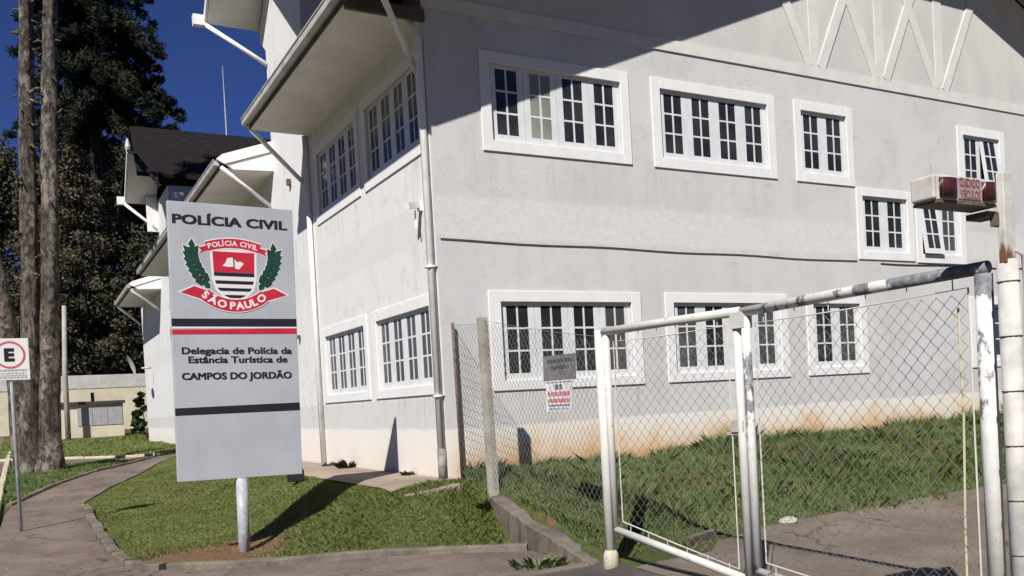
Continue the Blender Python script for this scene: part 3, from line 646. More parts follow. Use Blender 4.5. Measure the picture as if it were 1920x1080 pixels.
# low retaining wall under the fence
mb = MB(); n = 24; V = []
for i in range(n + 1):
    t = i / n; y = -1.12 - 2.75 * t; x = xfence(-y) ; zt = interp(t, [0, .25, .5, .75, 1], [.43, .30, .18, .08, -.03]) + random.uniform(-.015, .015); wv = random.uniform(-.012, .012)
    zo = terrain(x - .3, y) - .2
    V += [(x - .13 + wv, y, zo), (x - .11 + wv, y, zt - .015), (x - .08, y, zt), (x + .07, y, zt + .01), (x + .10, y, zt - .02), (x + .10, y, zo)]
F = [(i * 6 + k, i * 6 + k + 1, (i + 1) * 6 + k + 1, (i + 1) * 6 + k) for i in range(n) for k in range(5)] + [tuple(range(6)), tuple(range(n * 6, n * 6 + 6))[::-1]]
tag(mb.add(V, F).build('retaining_wall', M_STONE), 'low stained concrete retaining wall sloping down under the chain link fence', 'wall')

def peel():
    m = NM('peeling_white_paint', .6, .3); f = m.noise(3.2, 7, .68, (1, 1, .55)); x = m.noise(20, 4)
    y = m.sep()[1]; near = m.math('MULTIPLY', m.math('SUBTRACT', 1.0, m.ramp(y, -7.7, -6.7)), m.ramp(m.sep()[2], 2.0, 2.15))
    k = m.ramp(m.math('ADD', f, m.math('MULTIPLY', near, .22)), .55, .585)
    paint = m.mix(m.ramp(x, .3, .7), (.56, .55, .52), (.66, .65, .62)); bare = m.mix(m.ramp(x, .3, .7), (.10, .11, .125), (.24, .24, .25))
    m.col(m.mix(k, paint, bare)); m.bump(m.math('SUBTRACT', 1.0, k), .4, .004); return m.mat
M_PEEL = peel(); 
def gate_paint():
    m = NM('worn_gate_paint', .65, .25); a = m.noise(5, 6, .65); chips = m.ramp(m.noise(16, 6, .72), .64, .68); rust = m.math('MULTIPLY', m.ramp(m.noise(2.2, 6, .7, (2, 2, .5)), .56, .72), .55)
    q = m.mix(m.ramp(a, .3, .7), (.50, .485, .45), (.60, .59, .56)); q = m.mix(rust, q, (.40, .33, .25)); q = m.mix(chips, q, (.17, .15, .135)); m.col(q); m.bump(chips, .3, .003); return m.mat
M_GATEP = gate_paint()
g0 = Vector((-.235, -4.085, 0)); g1 = Vector((-.03, -5.74, 0)); g2 = Vector((-.125, -7.80, 0))
gp_ = empty('gate_post', (g0.x, g0.y, -.05), 'round white steel gate post standing at the pavement edge', 'gate post')
MB().tube([(0, 0, -.15), (0, 0, 2.26)], .047, 18).build('pole', M_GATEP, gp_, True); MB().tube([(0, 0, -.05), (0, 0, .16), (0, 0, .2)], [.085, .07, .05], 14).build('foot', M_KERBP, gp_, True)
def leaf(name, A, Bq, label, zb0, zb1, zt0, zt1, mat, r0=.034, r1=.035):
    d = (Bq - A).normalized(); L = (Bq - A).length; a = A + d * .09 if name == 'x' else A
    e = empty(name, (A.x, A.y, .1), label, 'gate', 'leaves of the driveway gate'); off = Vector((A.x, A.y, .1))
    def W(s, z): p = A + d * s; return Vector((p.x, p.y, z)) - off
    mb = MB().tube([W(.0, zb0 - .03), W(.0, zt0 - .035)], r0, 12).tube([W(L, zb1 - .03), W(L, zt1 - .035)], r1, 12).tube([W(-.03, zt0), W(L * .5, (zt0 + zt1) / 2 + .004), W(L + .03, zt1)], .038, 14).tube([W(.0, zb0), W(L, zb1)], .034, 14)
    mb.build('frame', mat, e, True)
    i0, i1 = .10, L - .10; mb = MB()
    pts = [W(i0, zb0 + .08), W(i0, zt0 - .10), W(L / 2, (zt0 + zt1) / 2 - .11), W(i1, zt1 - .10), W(i1, zb1 + .08), W(L / 2, (zb0 + zb1) / 2 + .075), W(i0, zb0 + .08)]
    mb.tube(pts, .006, 6, caps=False)
    for s in np.linspace(i0 + .1, i1 - .1, 6):
        for zf, off2 in ((lambda s: zt0 + (zt1 - zt0) * s / L, -.1), (lambda s: zb0 + (zb1 - zb0) * s / L, .08)): mb.tube([W(s, zf(s)), W(s, zf(s) + off2)], .004, 4)
    mb.build('inner_rod', M_GATEP, e)
    pa = A + d * i0; pb = A + d * i1
    V, F = link_mesh((pa.x, pa.y), (pb.x, pb.y), lambda t: zb0 + (zb1 - zb0) * t + .08, lambda t: zt0 + (zt1 - zt0) * t - .11, .05, .052, .0023)
    V = [tuple(Vector(v) - off) for v in V]; rawmesh('netting', V, F, M_WIRE, e); return e, W, d
l1 = g0 + (g1 - g0).normalized() * .088
e1, W1, d1 = leaf('gate_leaf', l1, g1 + Vector((0, .05, 0)), 'white pipe framed netting gate leaf hung on the round post, with bolt', .35, .075, 2.19, 2.20, M_GATEP)
MB().bar(W1(1.44, 1.30), W1(1.56, 1.30), .05, .09).bar(W1(1.38, 1.24), W1(1.62, 1.24), .02, .02).build('bolt', M_GUTTER, e1)
MB().bar(W1(1.5, 2.13), W1(1.64, 2.13), .10, .13).build('cap_plate', M_GATEP, e1, bevel=.004)
l2 = g1 + Vector((0, -.045, 0))
e2, W2, d2 = leaf('gate_leaf', l2, g2, 'peeling white and grey netting gate leaf with dark bare top rail', .16, .02, 2.19, 2.21, M_PEEL, .036, .05)
Lw = (g2 - l2).length
MB().tube([W2(Lw - .17, 2.0), W2(Lw - .165, 1.4), W2(Lw - .19, .7), W2(Lw - .2, .02)], .007, 6).build('loose_strip', simple('yellowed_plastic', (.55, .5, .33), .6, .1, 5), e2)
# tall concrete post with warning box
wp = empty('warning_post', (-.17, -8.0, 0), 'tall pale concrete and rusty steel post at the near end of the gate', 'post')
mb = MB().tube([(-.045, 0, -.2), (-.045, 0, 2.22)], .054, 18)
for zz in np.arange(.3, 2.2, .3): mb.tube([(-.045 + math.cos(a) * .056, math.sin(a) * .056, zz) for a in np.linspace(0, 2 * math.pi, 13)], .004, 5, 1)
mb.build('lower_post', [simple('limewashed_concrete', (.50, .485, .45), .8, .2, 6, bump=.3), M_RUST], wp, True)
def rusty_white():
    m = NM('rust_streaked_white', .65, .3); f = m.noise(4, 6, .65, (3, 3, .6)); z = m.sep()[2]
    k = m.ramp(m.math('ADD', f, m.math('MULTIPLY', m.math('SUBTRACT', 1.0, m.ramp(z, 2.2, 2.34)), .30)), .60, .82)
    m.col(m.mix(k, m.mix(m.ramp(m.noise(9, 4), .3, .7), (.50, .48, .43), (.62, .6, .55)), (.16, .075, .045))); return m.mat
M_RW = rusty_white()
MB().box(-.10, -.01, -.03, .012, 2.2, 2.69).build('upper_post', M_RW, wp, bevel=.004)
MB().tube([(-.02, -.03, 2.27), (.03, -.04, 2.24), (.04, -.04, 2.1), (.02, -.04, 1.75), (.025, -.04, .2)], .009, 8).build('cable', M_GUTTER, wp, True)
wb = empty('warning_light_box', (-.535, -7.90, 2.575), 'white warning light box with two dark red lamps and red lettering fixed to the post', 'warning light')
M_BOXW = simple('aged_white_plastic', (.50, .475, .44), .5, .15, 9)
bl, br, bt, bb = -.245, .245, .066, -.058
mb = MB(); sec = [(-.10, bb), (.05, bb), (.05, bt), (.03, bt + .012), (-.085, bt + .012), (-.10, bt)]
mb.hexa([(bl, y, z) for y, z in sec], [(br, y, z) for y, z in sec]); mb.build('housing', M_BOXW, wb, bevel=.006)
MB().box(bl - .025, bl - .0005, -.095, .045, bb + .006, bt + .004).build('end_cap', M_BOXW, wb, bevel=.01)
MB().box(bl, br, -.1, .05, bb - .014, bb - .001).build('base_tray', simple('dirty_tray', (.14, .11, .10), .7, .2, 10), wb)
M_LENS = simple('dark_red_lens', (.060, .016, .017), .35, .4, 14, spec=.5)
for a, b_ in ((bl + .008, bl + .15), (br - .125, br - .01)):
    mb = MB(); n = 10
    for i in range(n):
        u0, u1 = a + (b_ - a) * i / n, a + (b_ - a) * (i + 1) / n; y0_ = -.101 - .030 * math.sin(math.pi * (i + .02) / n) ** .6; y1_ = -.101 - .030 * max(0, math.sin(math.pi * (i + 1) / n)) ** .6
        mb.add([(u0, y0_, bb + .014), (u1, y1_, bb + .014), (u1, y1_, bt - .012), (u0, y0_, bt - .012), (u0, -.1, bb + .014), (u1, -.1, bb + .014), (u1, -.1, bt - .012), (u0, -.1, bt - .012)], [(0, 1, 2, 3), (0, 4, 5, 1), (3, 2, 6, 7)])
    mb.build('lamp_lens', M_LENS, wb, True)
pl_ = MB().box(bl + .158, br - .132, -.104, -.1005, bb + .012, bt - .004).build('text_plate', simple('pinkish_white_plate', (.36, .29, .28), .6, .2, 14), wb)
M_REDL = simple('faded_red_lettering', (.22, .07, .08), .7, .4, 40)
mb = MB(); text_fit(mb, 'CUIDADO', bl + .172, br - .150, .018, .066, lambda u, v: (u, -.106, v), .03); text_fit(mb, 'VEÍCULOS', bl + .172, br - .146, -.045, .003, lambda u, v: (u, -.106, v), .03); mb.build('lettering', M_REDL, pl_)
MB().box(.20, .33, -.075, .05, -.12, -.088).box(.25, .36, -.10, -.056, -.17, -.10).build('bracket', M_RUST, wb)
# plates wired on the fence netting
def fence_x(y): return -.055 + (.1 - -.22) / (-1.1 + 4.02) * (y + 2.5) + .0 
sg1 = empty('grey_notice', (-.08, -3.10, 1.92), 'small dull grey notice plate wired to the fence netting', 'notice', rot=(math.radians(-2), 0, math.radians(-83.5)))
M_GNOT = simple('weathered_grey_plate', (.17, .165, .165), .6, .2, 8); M_DIMINK = simple('dim_dark_ink', (.06, .07, .065), .6, .3, 30)
MB().box(-.27, .27, -.004, .004, -.135, .13).build('plate', M_GNOT, sg1)
mb = MB()
for zz, a, b_ in ((.07, -.2, .2), (.0, -.13, .12)):
    u = a
    while u < b_: wd = random.uniform(.018, .045); mb.box(u, u + wd, -.006, -.0045, zz - .018, zz + .018); u += wd + .008
mb.build('faded_print', M_DIMINK, sg1)
sg2 = empty('white_notice', (-.075, -3.06, 1.62), 'white notice plate with red lines hung on the fence below the grey plate', 'notice', rot=(math.radians(-2), 0, math.radians(-83.5)))
MB().box(-.215, .215, -.004, .004, -.16, .15).build('plate', simple('white_plate', (.68, .64, .64), .5, .06, 6), sg2)
mb = MB()
mb.box(-.06, -.005, -.006, -.0045, .07, .125, 0).box(.015, .055, -.006, -.0045, .07, .125, 0)
for zz, hh, mi in ((.025, .022, 1), (-.045, .02, 1), (-.095, .008, 0), (-.13, .008, 2)):
    u = -.18
    while u < .17: wd = random.uniform(.02, .045); mb.box(u, min(.185, u + wd), -.006, -.0045, zz - hh, zz + hh, mi); u += wd + .008
mb.build('print', [simple('faded_black', (.14, .12, .14), .6, .2, 10), simple('faded_red', (.50, .16, .18), .6, .2, 10), simple('faded_blue', (.28, .34, .45), .6, .2, 10)], sg2)

# ------------------------------------------------------------------ small things on the ground
fx = (-1.31, 2.88, terrain(-1.31, 2.88)); FLD = empty('floodlight', fx, 'small black floodlight on a spike in the lawn behind the sign', 'lamp')
MB().tube([(0, 0, -.1), (0, 0, .08)], .02, 8).build('spike', M_BLACK, FLD); MB().box(-.11, .11, -.06, .06, .08, .26).box(-.13, .13, .06, .075, .07, .27).build('housing', M_BLACK, FLD, bevel=.01)
sx = (-.55, -.62); tag(MB().hexa([(sx[0] + a * .34 + b_ * .02, sx[1] + b_ * .12 - a * .08, terrain(sx[0], sx[1]) - .05) for a, b_ in ((-1, -1), (1, -1), (1, 1), (-1, 1))], [(sx[0] + a * .34, sx[1] + b_ * .11 - a * .08, terrain(sx[0] + a * .34, sx[1]) + .035) for a, b_ in ((-1, -1), (1, -1), (1, 1), (-1, 1))]).build('concrete_slab', M_PAD, bevel=.01), 'pale concrete slab lying in the grass near the wall corner', 'slab')
def stone(x, y, s, label, mat=M_POSTC):
    bm = bmesh.new(); bmesh.ops.create_icosphere(bm, subdivisions=2, radius=1)
    for v in bm.verts: v.co = Vector((v.co.x * s * 1.5, v.co.y * s, v.co.z * s * .7)) * (1 + random.uniform(-.12, .12))
    me = bpy.data.meshes.new('stone'); bm.to_mesh(me); bm.free(); me.materials.append(mat); o = bpy.data.objects.new('stone', me); COL.objects.link(o); o.location = (x, y, terrain(x, y) + s * .3); return tag(o, label, 'stone')
stone(2.45, -3.72, .09, 'pale stone at the foot of the bank beside the middle of the gate'); stone(1.95, -3.62, .06, 'small grey stone by the bank edge seen through the netting')
tag(MB().hexa([(.75, -4.02, -.1), (1.35, -3.75, -.1), (1.38, -3.66, -.1), (.78, -3.93, -.1)], [(.75, -4.02, .13), (1.35, -3.75, .12), (1.38, -3.66, .12), (.78, -3.93, .13)]).build('kerb_stone', M_KERB, bevel=.01), 'broken piece of concrete kerb between bank and yard behind the gate', 'kerb stone')

# ------------------------------------------------------------------ grass
def inpoly(x, y, P_):
    c = np.zeros(len(x), bool); j = len(P_) - 1
    for i in range(len(P_)):
        xi, yi = P_[i]; xj, yj = P_[j]
        m = ((yi > y) != (yj > y)) & (x < (xj - xi) * (y - yi) / (yj - yi + 1e-12) + xi); c ^= m; j = i
    return c
def vnoise(x, y, s, seed=0):
    r = np.random.default_rng(seed); T = r.random((64, 64)); a = x * s + 100; b_ = y * s + 100; i = np.floor(a).astype(int); j = np.floor(b_).astype(int); u = a - i; v = b_ - j; u = u * u * (3 - 2 * u); v = v * v * (3 - 2 * v)
    f = lambda p, q_: T[p % 64, q_ % 64]; return (f(i, j) * (1 - u) + f(i + 1, j) * u) * (1 - v) + (f(i, j + 1) * (1 - u) + f(i + 1, j + 1) * u) * v
def blades(name, x, y, h, wd, lean, mats, label=None, midx=None):
    n = len(x); z = np.array([terrain(a, b_) for a, b_ in zip(x, y)]); a = rng.random(n) * 2 * np.pi; b_ = rng.random(n) * 2 * np.pi; l = h * lean * (.3 + rng.random(n))
    p = np.stack([x, y, z - .01], 1); s = np.stack([np.cos(a), np.sin(a), np.zeros(n)], 1) * (wd * .5)[:, None]; dv = np.stack([np.cos(b_), np.sin(b_), np.zeros(n)], 1)
    mid = p + dv * (l * .35)[:, None] + np.stack([np.zeros(n), np.zeros(n), h * .6], 1); tip = p + dv * l[:, None] + np.stack([np.zeros(n), np.zeros(n), h], 1)
    V = np.stack([p - s, p + s, mid + s * .8, tip, mid - s * .8], 1).reshape(-1, 3); k = np.arange(n)[:, None] * 5; F = k + np.array([[0, 1, 2, 3, 4]])
    o = rawmesh(name, V, F, mats, idx=midx); o['kind'] = 'stuff'
    if label: o['label'] = label; o['category'] = 'grass'
    return o
def scatter(P_, dens):
    X = [p[0] for p in P_]; Y = [p[1] for p in P_]; n = int((max(X) - min(X)) * (max(Y) - min(Y)) * dens); x = rng.uniform(min(X), max(X), n); y = rng.uniform(min(Y), max(Y), n); m = inpoly(x, y, P_); return x[m], y[m]
LAWN = [(-.24, -2.35), (-.5, -2.16), (-1.0, -1.84), (-1.67, -1.46), (-2.7, -1.16), (-3.3, -.84), (-3.75, -.48), (-4.0, -.05), (-4.07, 1), (-4.08, 3), (-4.06, 6.6), (-3.95, 7.6), (-3.4, 9.8), (-1.9, 14.6), (-1.3, 15.8), (-1.0, 15.8), (-1.05, 5), (-1.0, -.38), (-.2, -.42), (.06, -.5), (.05, -1.0), (.0, -1.2)]
x, y = scatter(LAWN, 8500)
d_ = np.hypot((x + 3.05) / 1.15, y - .12) + .5 * (vnoise(x, y, 2.4, 9) - .5); bald = np.clip(1 - (d_ - .45) / .7, 0, 1) * .95 + (vnoise(x, y, 1.1, 3) > .70) * .45
keep = (rng.random(len(x)) > bald) & (rng.random(len(x)) < np.clip(1.25 - (y - 1) / 14, .35, 1)); x, y, bald = x[keep], y[keep], bald[keep]
hn = vnoise(x, y, 1.7, 5); lush = np.clip(1 - np.hypot(x + .2, y + .9) / 1.1, 0, 1)
h = (.022 + .04 * hn ** 1.5 + .05 * lush * rng.random(len(x))) * (.6 + .8 * rng.random(len(x))); blades('lawn_grass', x, y, h, .0055 + .003 * rng.random(len(x)) + .0008 * np.clip(y, 0, 10), 1.0, [M_GRASS, M_DRY], 'short mown lawn around the sign', (rng.random(len(x)) < .07 + .25 * (bald > .3)).astype(int))
BANK = [(.20, 0), (.2, -.5), (.24, -1.1), (.1, -2.4), (-.02, -3.3), (-.02, -3.9), (.8, -3.98), (1.2, -3.78), (2.0, -3.6), (4.0, -3.55), (6.4, -3.5), (14.5, -3.5), (14.5, 0)]
x, y = scatter(BANK, 5600); n_ = vnoise(x, y, 1.0, 11); n2 = vnoise(x, y, 2.7, 12)
edge = np.clip((y + 3.9) / 1.0, .15, 1)
prof_ = np.interp(x, [0, 1.5, 2.6, 3.2, 4.0, 4.6, 6.2, 8, 10, 14], [.10, .12, .06, .04, .10, .16, .12, .15, .16, .16]); wallk = np.clip(1 - (-y) / 1.6, 0, 1)
h = (.06 + .08 * n_ ** 1.3 + .06 * n2 ** 2) * edge + prof_ * wallk * (.5 + .7 * n2) ; h = h * (.45 + .95 * rng.random(len(x))) * (.75 + .7 * np.clip((vnoise(x, y, 3.1, 44) - .45) * 3, 0, 1))
bare = np.clip(1.3 - np.hypot((x - 3.1) / 1.0, (y + .45) / .5), 0, 1) * .9; keep = (rng.random(len(x)) > bare) & (rng.random(len(x)) > (edge < .35) * .4); x, y, h = x[keep], y[keep], h[keep]
blades('bank_grass', x, y, h, .007 + .004 * rng.random(len(x)), .8, [M_GRASS2, M_DRY], 'long green grass on the bank below the windows', (rng.random(len(x)) < .04 + .45 * np.clip((vnoise(x, y, .9, 41) - .58) * 4, 0, 1) * (y < -.9)).astype(int))
VERGE = [(-5.42, 8.4), (-4.6, 11.6), (-3.75, 14.3), (-2.8, 16.3), (-2.4, 17.0), (-4.2, 17.9), (-5.45, 18.5)]
x, y = scatter(VERGE, 1500); hh = (.06 + .10 * vnoise(x, y, 2, 4)) * (.6 + .8 * rng.random(len(x))); blades('verge_grass', x, y, hh, np.full(len(x), .018), .9, M_GRASS2, 'grass strip at the foot of the big trees')
FAR = [(-6.0, 23.4), (-4.04, 21.6), (-2.6, 20.3), (-1.4, 18.3), (-.1, 18.0), (-.1, 34), (.5, 40), (-6.0, 40)]
x, y = scatter(FAR, 420); hh = (.07 + .08 * vnoise(x, y, 1, 6)) * (.6 + .8 * rng.random(len(x))); blades('far_grass', x, y, hh, np.full(len(x), .035), .9, M_GRASS, 'far lawn in front of the meter cabinet')
def litter(name, pts, size, mats, label):
    n = len(pts); x = pts[:, 0]; y = pts[:, 1]; z = np.array([terrain(a, b_) for a, b_ in pts]) + .026 + .008 * rng.random(n); a = rng.random(n) * 6.283; s = size * (.5 + rng.random(n)); u = np.stack([np.cos(a), np.sin(a), rng.normal(0, .25, n)], 1) * s[:, None]; v = np.stack([-np.sin(a), np.cos(a), rng.normal(0, .25, n)], 1) * (s * .45)[:, None]; p = np.stack([x, y, z], 1)
    V = np.stack([p - u, p + v, p + u, p - v], 1).reshape(-1, 3); F = np.arange(n)[:, None] * 4 + np.array([[0, 1, 2, 3]]); o = rawmesh(name, V, F, mats, idx=rng.integers(0, len(mats), n)); o['kind'] = 'stuff'; o['label'] = label; o['category'] = 'litter'
M_LIT = [simple('dead_leaf', (.16, .10, .05), .8, .3, 20), simple('pale_leaf', (.26, .21, .13), .8, .3, 20), simple('dark_leaf', (.05, .04, .028), .8, .3, 20)]
A_ = [np.array(scatter([(-5.4, -3.7), (-.3, -3.7), (-.3, -2.6), (-1.7, -1.75), (-3.4, -1.1), (-4.25, 0), (-4.3, 7), (-3.6, 9.8), (-4.5, 11.2), (-5.3, 8)], 26)).T, np.array(scatter([(.1, -4.1), (1.5, -3.75), (4, -3.65), (9, -3.6), (9, -7), (.1, -7)], 16)).T, np.array(scatter([(-.95, -.3), (-.05, -.3), (-.05, 6), (-.95, 6)], 22)).T, np.array(scatter([(.9, -4.15), (2, -3.9), (4, -3.8), (9, -3.75), (9, -3.5), (2, -3.5), (.9, -3.8)], 160)).T]
litter('leaf_litter', np.concatenate(A_), .013, M_LIT, 'dry leaves and bits scattered on the paving')
x, y = scatter([(.7, -4.25), (2, -3.98), (4, -3.85), (9, -3.8), (14, -3.8), (14, -3.45), (2, -3.5), (.7, -3.9)], 900); k_ = vnoise(x, y, 1.6, 31) > .45; x, y = x[k_], y[k_]
blades('edge_grass', x, y, (.03 + .08 * vnoise(x, y, 2.2, 32)) * (.5 + rng.random(len(x))), np.full(len(x), .010), 1.1, [M_DRY, M_GRASS2, M_GRASS], 'dry thin grass along the yard edge', rng.integers(0, 3, len(x)))
x, y = scatter([(3.55, -3.75), (4.6, -3.75), (4.7, -3.35), (3.5, -3.35)], 1500); blades('spiky_grass', x, y, .22 * np.clip(1 - np.hypot(x - 4.05, (y + 3.55) * 1.6) / .6, .05, 1) * (.5 + .8 * rng.random(len(x))), np.full(len(x), .010), 1.3, [M_GRASS2, M_DRY], 'spiky dull green grass clump at the edge of the yard', (rng.random(len(x)) < .1).astype(int))
# weeds: tufts of broad leaves
def weed(x, y, n, l, wd, label, mat=M_GRASS2, spread=.05, name='weed'):
    V = []; F = []
    for i in range(n):
        a = random.uniform(0, 6.283); e = random.uniform(.5, 1.35); ll = l * random.uniform(.5, 1); d = Vector((math.cos(a) * math.cos(e), math.sin(a) * math.cos(e), math.sin(e))); s = Vector((-math.sin(a), math.cos(a), 0)) * wd / 2
        b0 = Vector((math.cos(a), math.sin(a), 0)) * random.uniform(0, spread); m_ = b0 + d * ll * .6; t_ = b0 + d * ll + Vector((math.cos(a) * ll * .25, math.sin(a) * ll * .25, -ll * .12))
        k = len(V); V += [b0 - s * .5, b0 + s * .5, m_ + s, t_, m_ - s]; F.append((k, k + 1, k + 2, k + 3, k + 4))
    o = rawmesh(name, [tuple(v) for v in V], F, mat); o.location = (x, y, terrain(x, y)); return tag(o, label, 'weed')
M_WEED = grass_mat('weed_leaf', (.02, .035, .012), (.05, .07, .02), (.07, .07, .03))
weed(-.12, 3.95, 60, .24, .03, 'dark weed tuft at the wall foot between the two downpipes', M_WEED, .12)
weed(-.1, 1.2, 30, .14, .025, 'small dark weed at the wall foot near the corner pipe', M_WEED, .06)
weed(-.15, 4.9, 30, .13, .03, 'low weed at the wall foot close to the second downpipe', M_WEED, .12)
if 0: weed(4.05, -3.5, 110, .26, .016, 'spiky dull green grass clump at the edge of the yard', M_GRASS, .35)
weed(-.6, -3.35, 110, .16, .016, 'grass tuft growing on the pavement beside the gate post', M_GRASS2, .25)
weed(4.5, -.35, 300, .36, .016, 'tall bright grass clump against the wall under the second window', M_GRASS2, .35)
weed(11.0, -.5, 260, .36, .02, 'dark bushy weed against the wall at the far end of the bank', M_WEED, .35)
weed(.0, -1.25, 70, .2, .014, 'dark grass tuft at the foot of the concrete fence post', M_WEED, .12)

# ------------------------------------------------------------------ trees
def bark():
    m = NM('pine_bark', .95, .1); a = m.noise(2.6, 8, .74, (3.2, 3.2, .9)); b_ = m.noise(4.5, 7, .7, (1.6, 1.6, 1.0)); c_ = m.noise(1.4, 6, .7, (1.5, 1.5, .8))
    q_ = m.mix(m.ramp(a, .35, .65), (.04, .033, .028), (.19, .16, .135)); q_ = m.mix(m.math('MULTIPLY', m.ramp(c_, .50, .62), .7), q_, (.34, .29, .25)); q_ = m.mix(m.math('MULTIPLY', m.ramp(b_, .50, .58), .9), q_, (.04, .032, .028))
    m.col(q_); m.bump(m.math('ADD', a, b_), 1.0, .08); return m.mat
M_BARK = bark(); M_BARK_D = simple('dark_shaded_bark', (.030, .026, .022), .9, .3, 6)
def leafmat(name, a, b_, c_=None):
    m = NM(name, .7, .2); f = m.noise(.55, 5, .65); g_ = m.noise(5, 3); q_ = m.mix(m.ramp(f, .35, .68), a, b_); q_ = m.mix(m.math('MULTIPLY', m.ramp(g_, .5, .75), .6), q_, c_ or tuple(x * 1.6 for x in b_)); m.col(q_); return m.mat
M_PINE = leafmat('dark_pine_needles', (.008, .012, .007), (.018, .024, .011)); M_FOREST = leafmat('forest_leaves', (.026, .029, .016), (.068, .064, .036)); M_BUSH = leafmat('bush_leaves', (.012, .028, .008), (.03, .055, .015))
M_BRUSH = leafmat('dry_brush_leaves', (.045, .041, .026), (.10, .088, .055))
def trunk_mesh(path, rad, n=22, flare=0, seed=0, lobes=0):
    r = random.Random(seed); ph = [r.uniform(0, 6.28) for _ in range(6)]; pts = []; V = []; F = []; m = len(path) - 1; N = 70
    for i in range(N + 1):
        t = i / N; q_ = t * m; k = min(int(q_), m - 1); u = q_ - k; p = Vector(path[k]).lerp(Vector(path[k + 1]), u); R_ = rad[k] + (rad[k + 1] - rad[k]) * u
        for j in range(n):
            a = 2 * math.pi * j / n; bump = 1 + .05 * math.sin(3 * a + ph[0] + p.z * .5) + .06 * math.sin(5 * a + ph[1] - p.z * .8) + .05 * math.sin(p.z * 3.1 + ph[2] + 2 * a) + r.uniform(-.04, .04)
            fl_ = flare * max(0, 1 - t * 9) ** 2 * (1 + .5 * math.sin(4 * a + ph[3])); V.append((p.x + math.cos(a) * (R_ * bump + fl_), p.y + math.sin(a) * (R_ * bump + fl_), p.z))
    F = [(i * n + k, i * n + (k + 1) % n, (i + 1) * n + (k + 1) % n, (i + 1) * n + k) for i in range(N) for k in range(n)]
    return V, F
def leaf_cloud(centers, rad, per, size, droop=.3, long=2.2):
    C = np.repeat(np.asarray(centers, float), per, 0); n = len(C); R_ = np.repeat(np.asarray(rad, float), per); d = rng.normal(size=(n, 3)); d /= np.linalg.norm(d, axis=1)[:, None]
    p = C + d * (R_ * rng.random(n) ** .5)[:, None] * np.array([1, 1, .7]); a = rng.normal(size=(n, 3)); a[:, 2] -= droop; a /= np.linalg.norm(a, axis=1)[:, None]; b_ = np.cross(a, rng.normal(size=(n, 3))); b_ /= np.linalg.norm(b_, axis=1)[:, None]
    s = size * (.5 + rng.random(n)); L_ = a * (s * long / 2)[:, None]; W_ = b_ * (s / 2)[:, None]
    V = np.stack([p - L_, p + W_ - L_ * .1, p + L_, p - W_ - L_ * .1], 1).reshape(-1, 3); F = np.arange(n)[:, None] * 4 + np.array([[0, 1, 2, 3]]); return V, F
def tree(name, label, path, rad, crown=None, mat=M_PINE, group=None, stubs=0, flare=0, seed=0, stub_rng=(.3, .98), bigbranches=()):
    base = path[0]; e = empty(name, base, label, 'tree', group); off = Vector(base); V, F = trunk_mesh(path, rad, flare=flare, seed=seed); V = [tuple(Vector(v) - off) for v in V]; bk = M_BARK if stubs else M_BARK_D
    o = rawmesh('trunk', V, F, bk, e); o.data.polygons.foreach_set('use_smooth', [True] * len(F))
    r = random.Random(seed + 5); mb = MB()
    for i in range(stubs):
        t = r.uniform(*stub_rng); q_ = t * (len(path) - 1); k = min(int(q_), len(path) - 2); u = q_ - k; p = Vector(path[k]).lerp(Vector(path[k + 1]), u); R_ = rad[k] + (rad[k + 1] - rad[k]) * u
        a = r.uniform(0, 6.28); d = Vector((math.cos(a), math.sin(a), r.uniform(-.25, .35))); l = R_ + r.uniform(.04, .26); q2 = p + d * l * .7 + Vector((0, 0, r.uniform(-.06, .06))); rr = r.uniform(.02, .06)
        mb = MB(); mb.tube([p + d * R_ * .6 - off, q2 - off, p + d * l + Vector((r.uniform(-.08, .08), r.uniform(-.08, .08), r.uniform(-.1, .05))) - off], [rr, rr * .7, rr * .45], 6); mb.build('branch', M_BARK, e, True)
    mb = MB()
    for a, b_, c_, rr in bigbranches: mb.tube([Vector(a) - off, Vector(b_) - off, Vector(c_) - off], [rr, rr * .7, rr * .2], 7)
    if bigbranches: mb.build('branch', bk, e, True)
    if crown is not None:
        V, F = crown; rawmesh('crown', V - np.array(base), F, mat, e)
    return e
def conifer_crown(cx, cy, z0, z1, r0, r1, nb, per, size, droop=.35, seed=0, clump=.5, biased=None, long=2.2):
    r = random.Random(seed); C = []; R_ = []; br = []
    for i in range(nb):
        t = r.random(); z = z0 + (z1 - z0) * t; a = r.uniform(0, 6.28); l = (r0 + (r1 - r0) * t) * r.uniform(.55, 1.1)
        if biased and r.random() < biased[1]: a = biased[0] + r.uniform(-.9, .9)
        p = Vector((cx, cy, z)); n = max(3, int(l / .55))
        for k in range(1, n + 1):
            u = k / n; q_ = p + Vector((math.cos(a), math.sin(a), 0)) * l * u + Vector((0, 0, -droop * l * u * u + .1 * l * u)); C.append(q_ + Vector((r.gauss(0, .15), r.gauss(0, .15), r.gauss(0, .1)))); R_.append(clump * (1.1 - .55 * u))
        br.append((p, p + Vector((math.cos(a), math.sin(a), 0)) * l * .5 + Vector((0, 0, -droop * l * .15)), p + Vector((math.cos(a), math.sin(a), 0)) * l * .95 + Vector((0, 0, -droop * l * .85 + .1 * l)), .06))
    return leaf_cloud([tuple(c_) for c_ in C], R_, per, size, droop, long), br
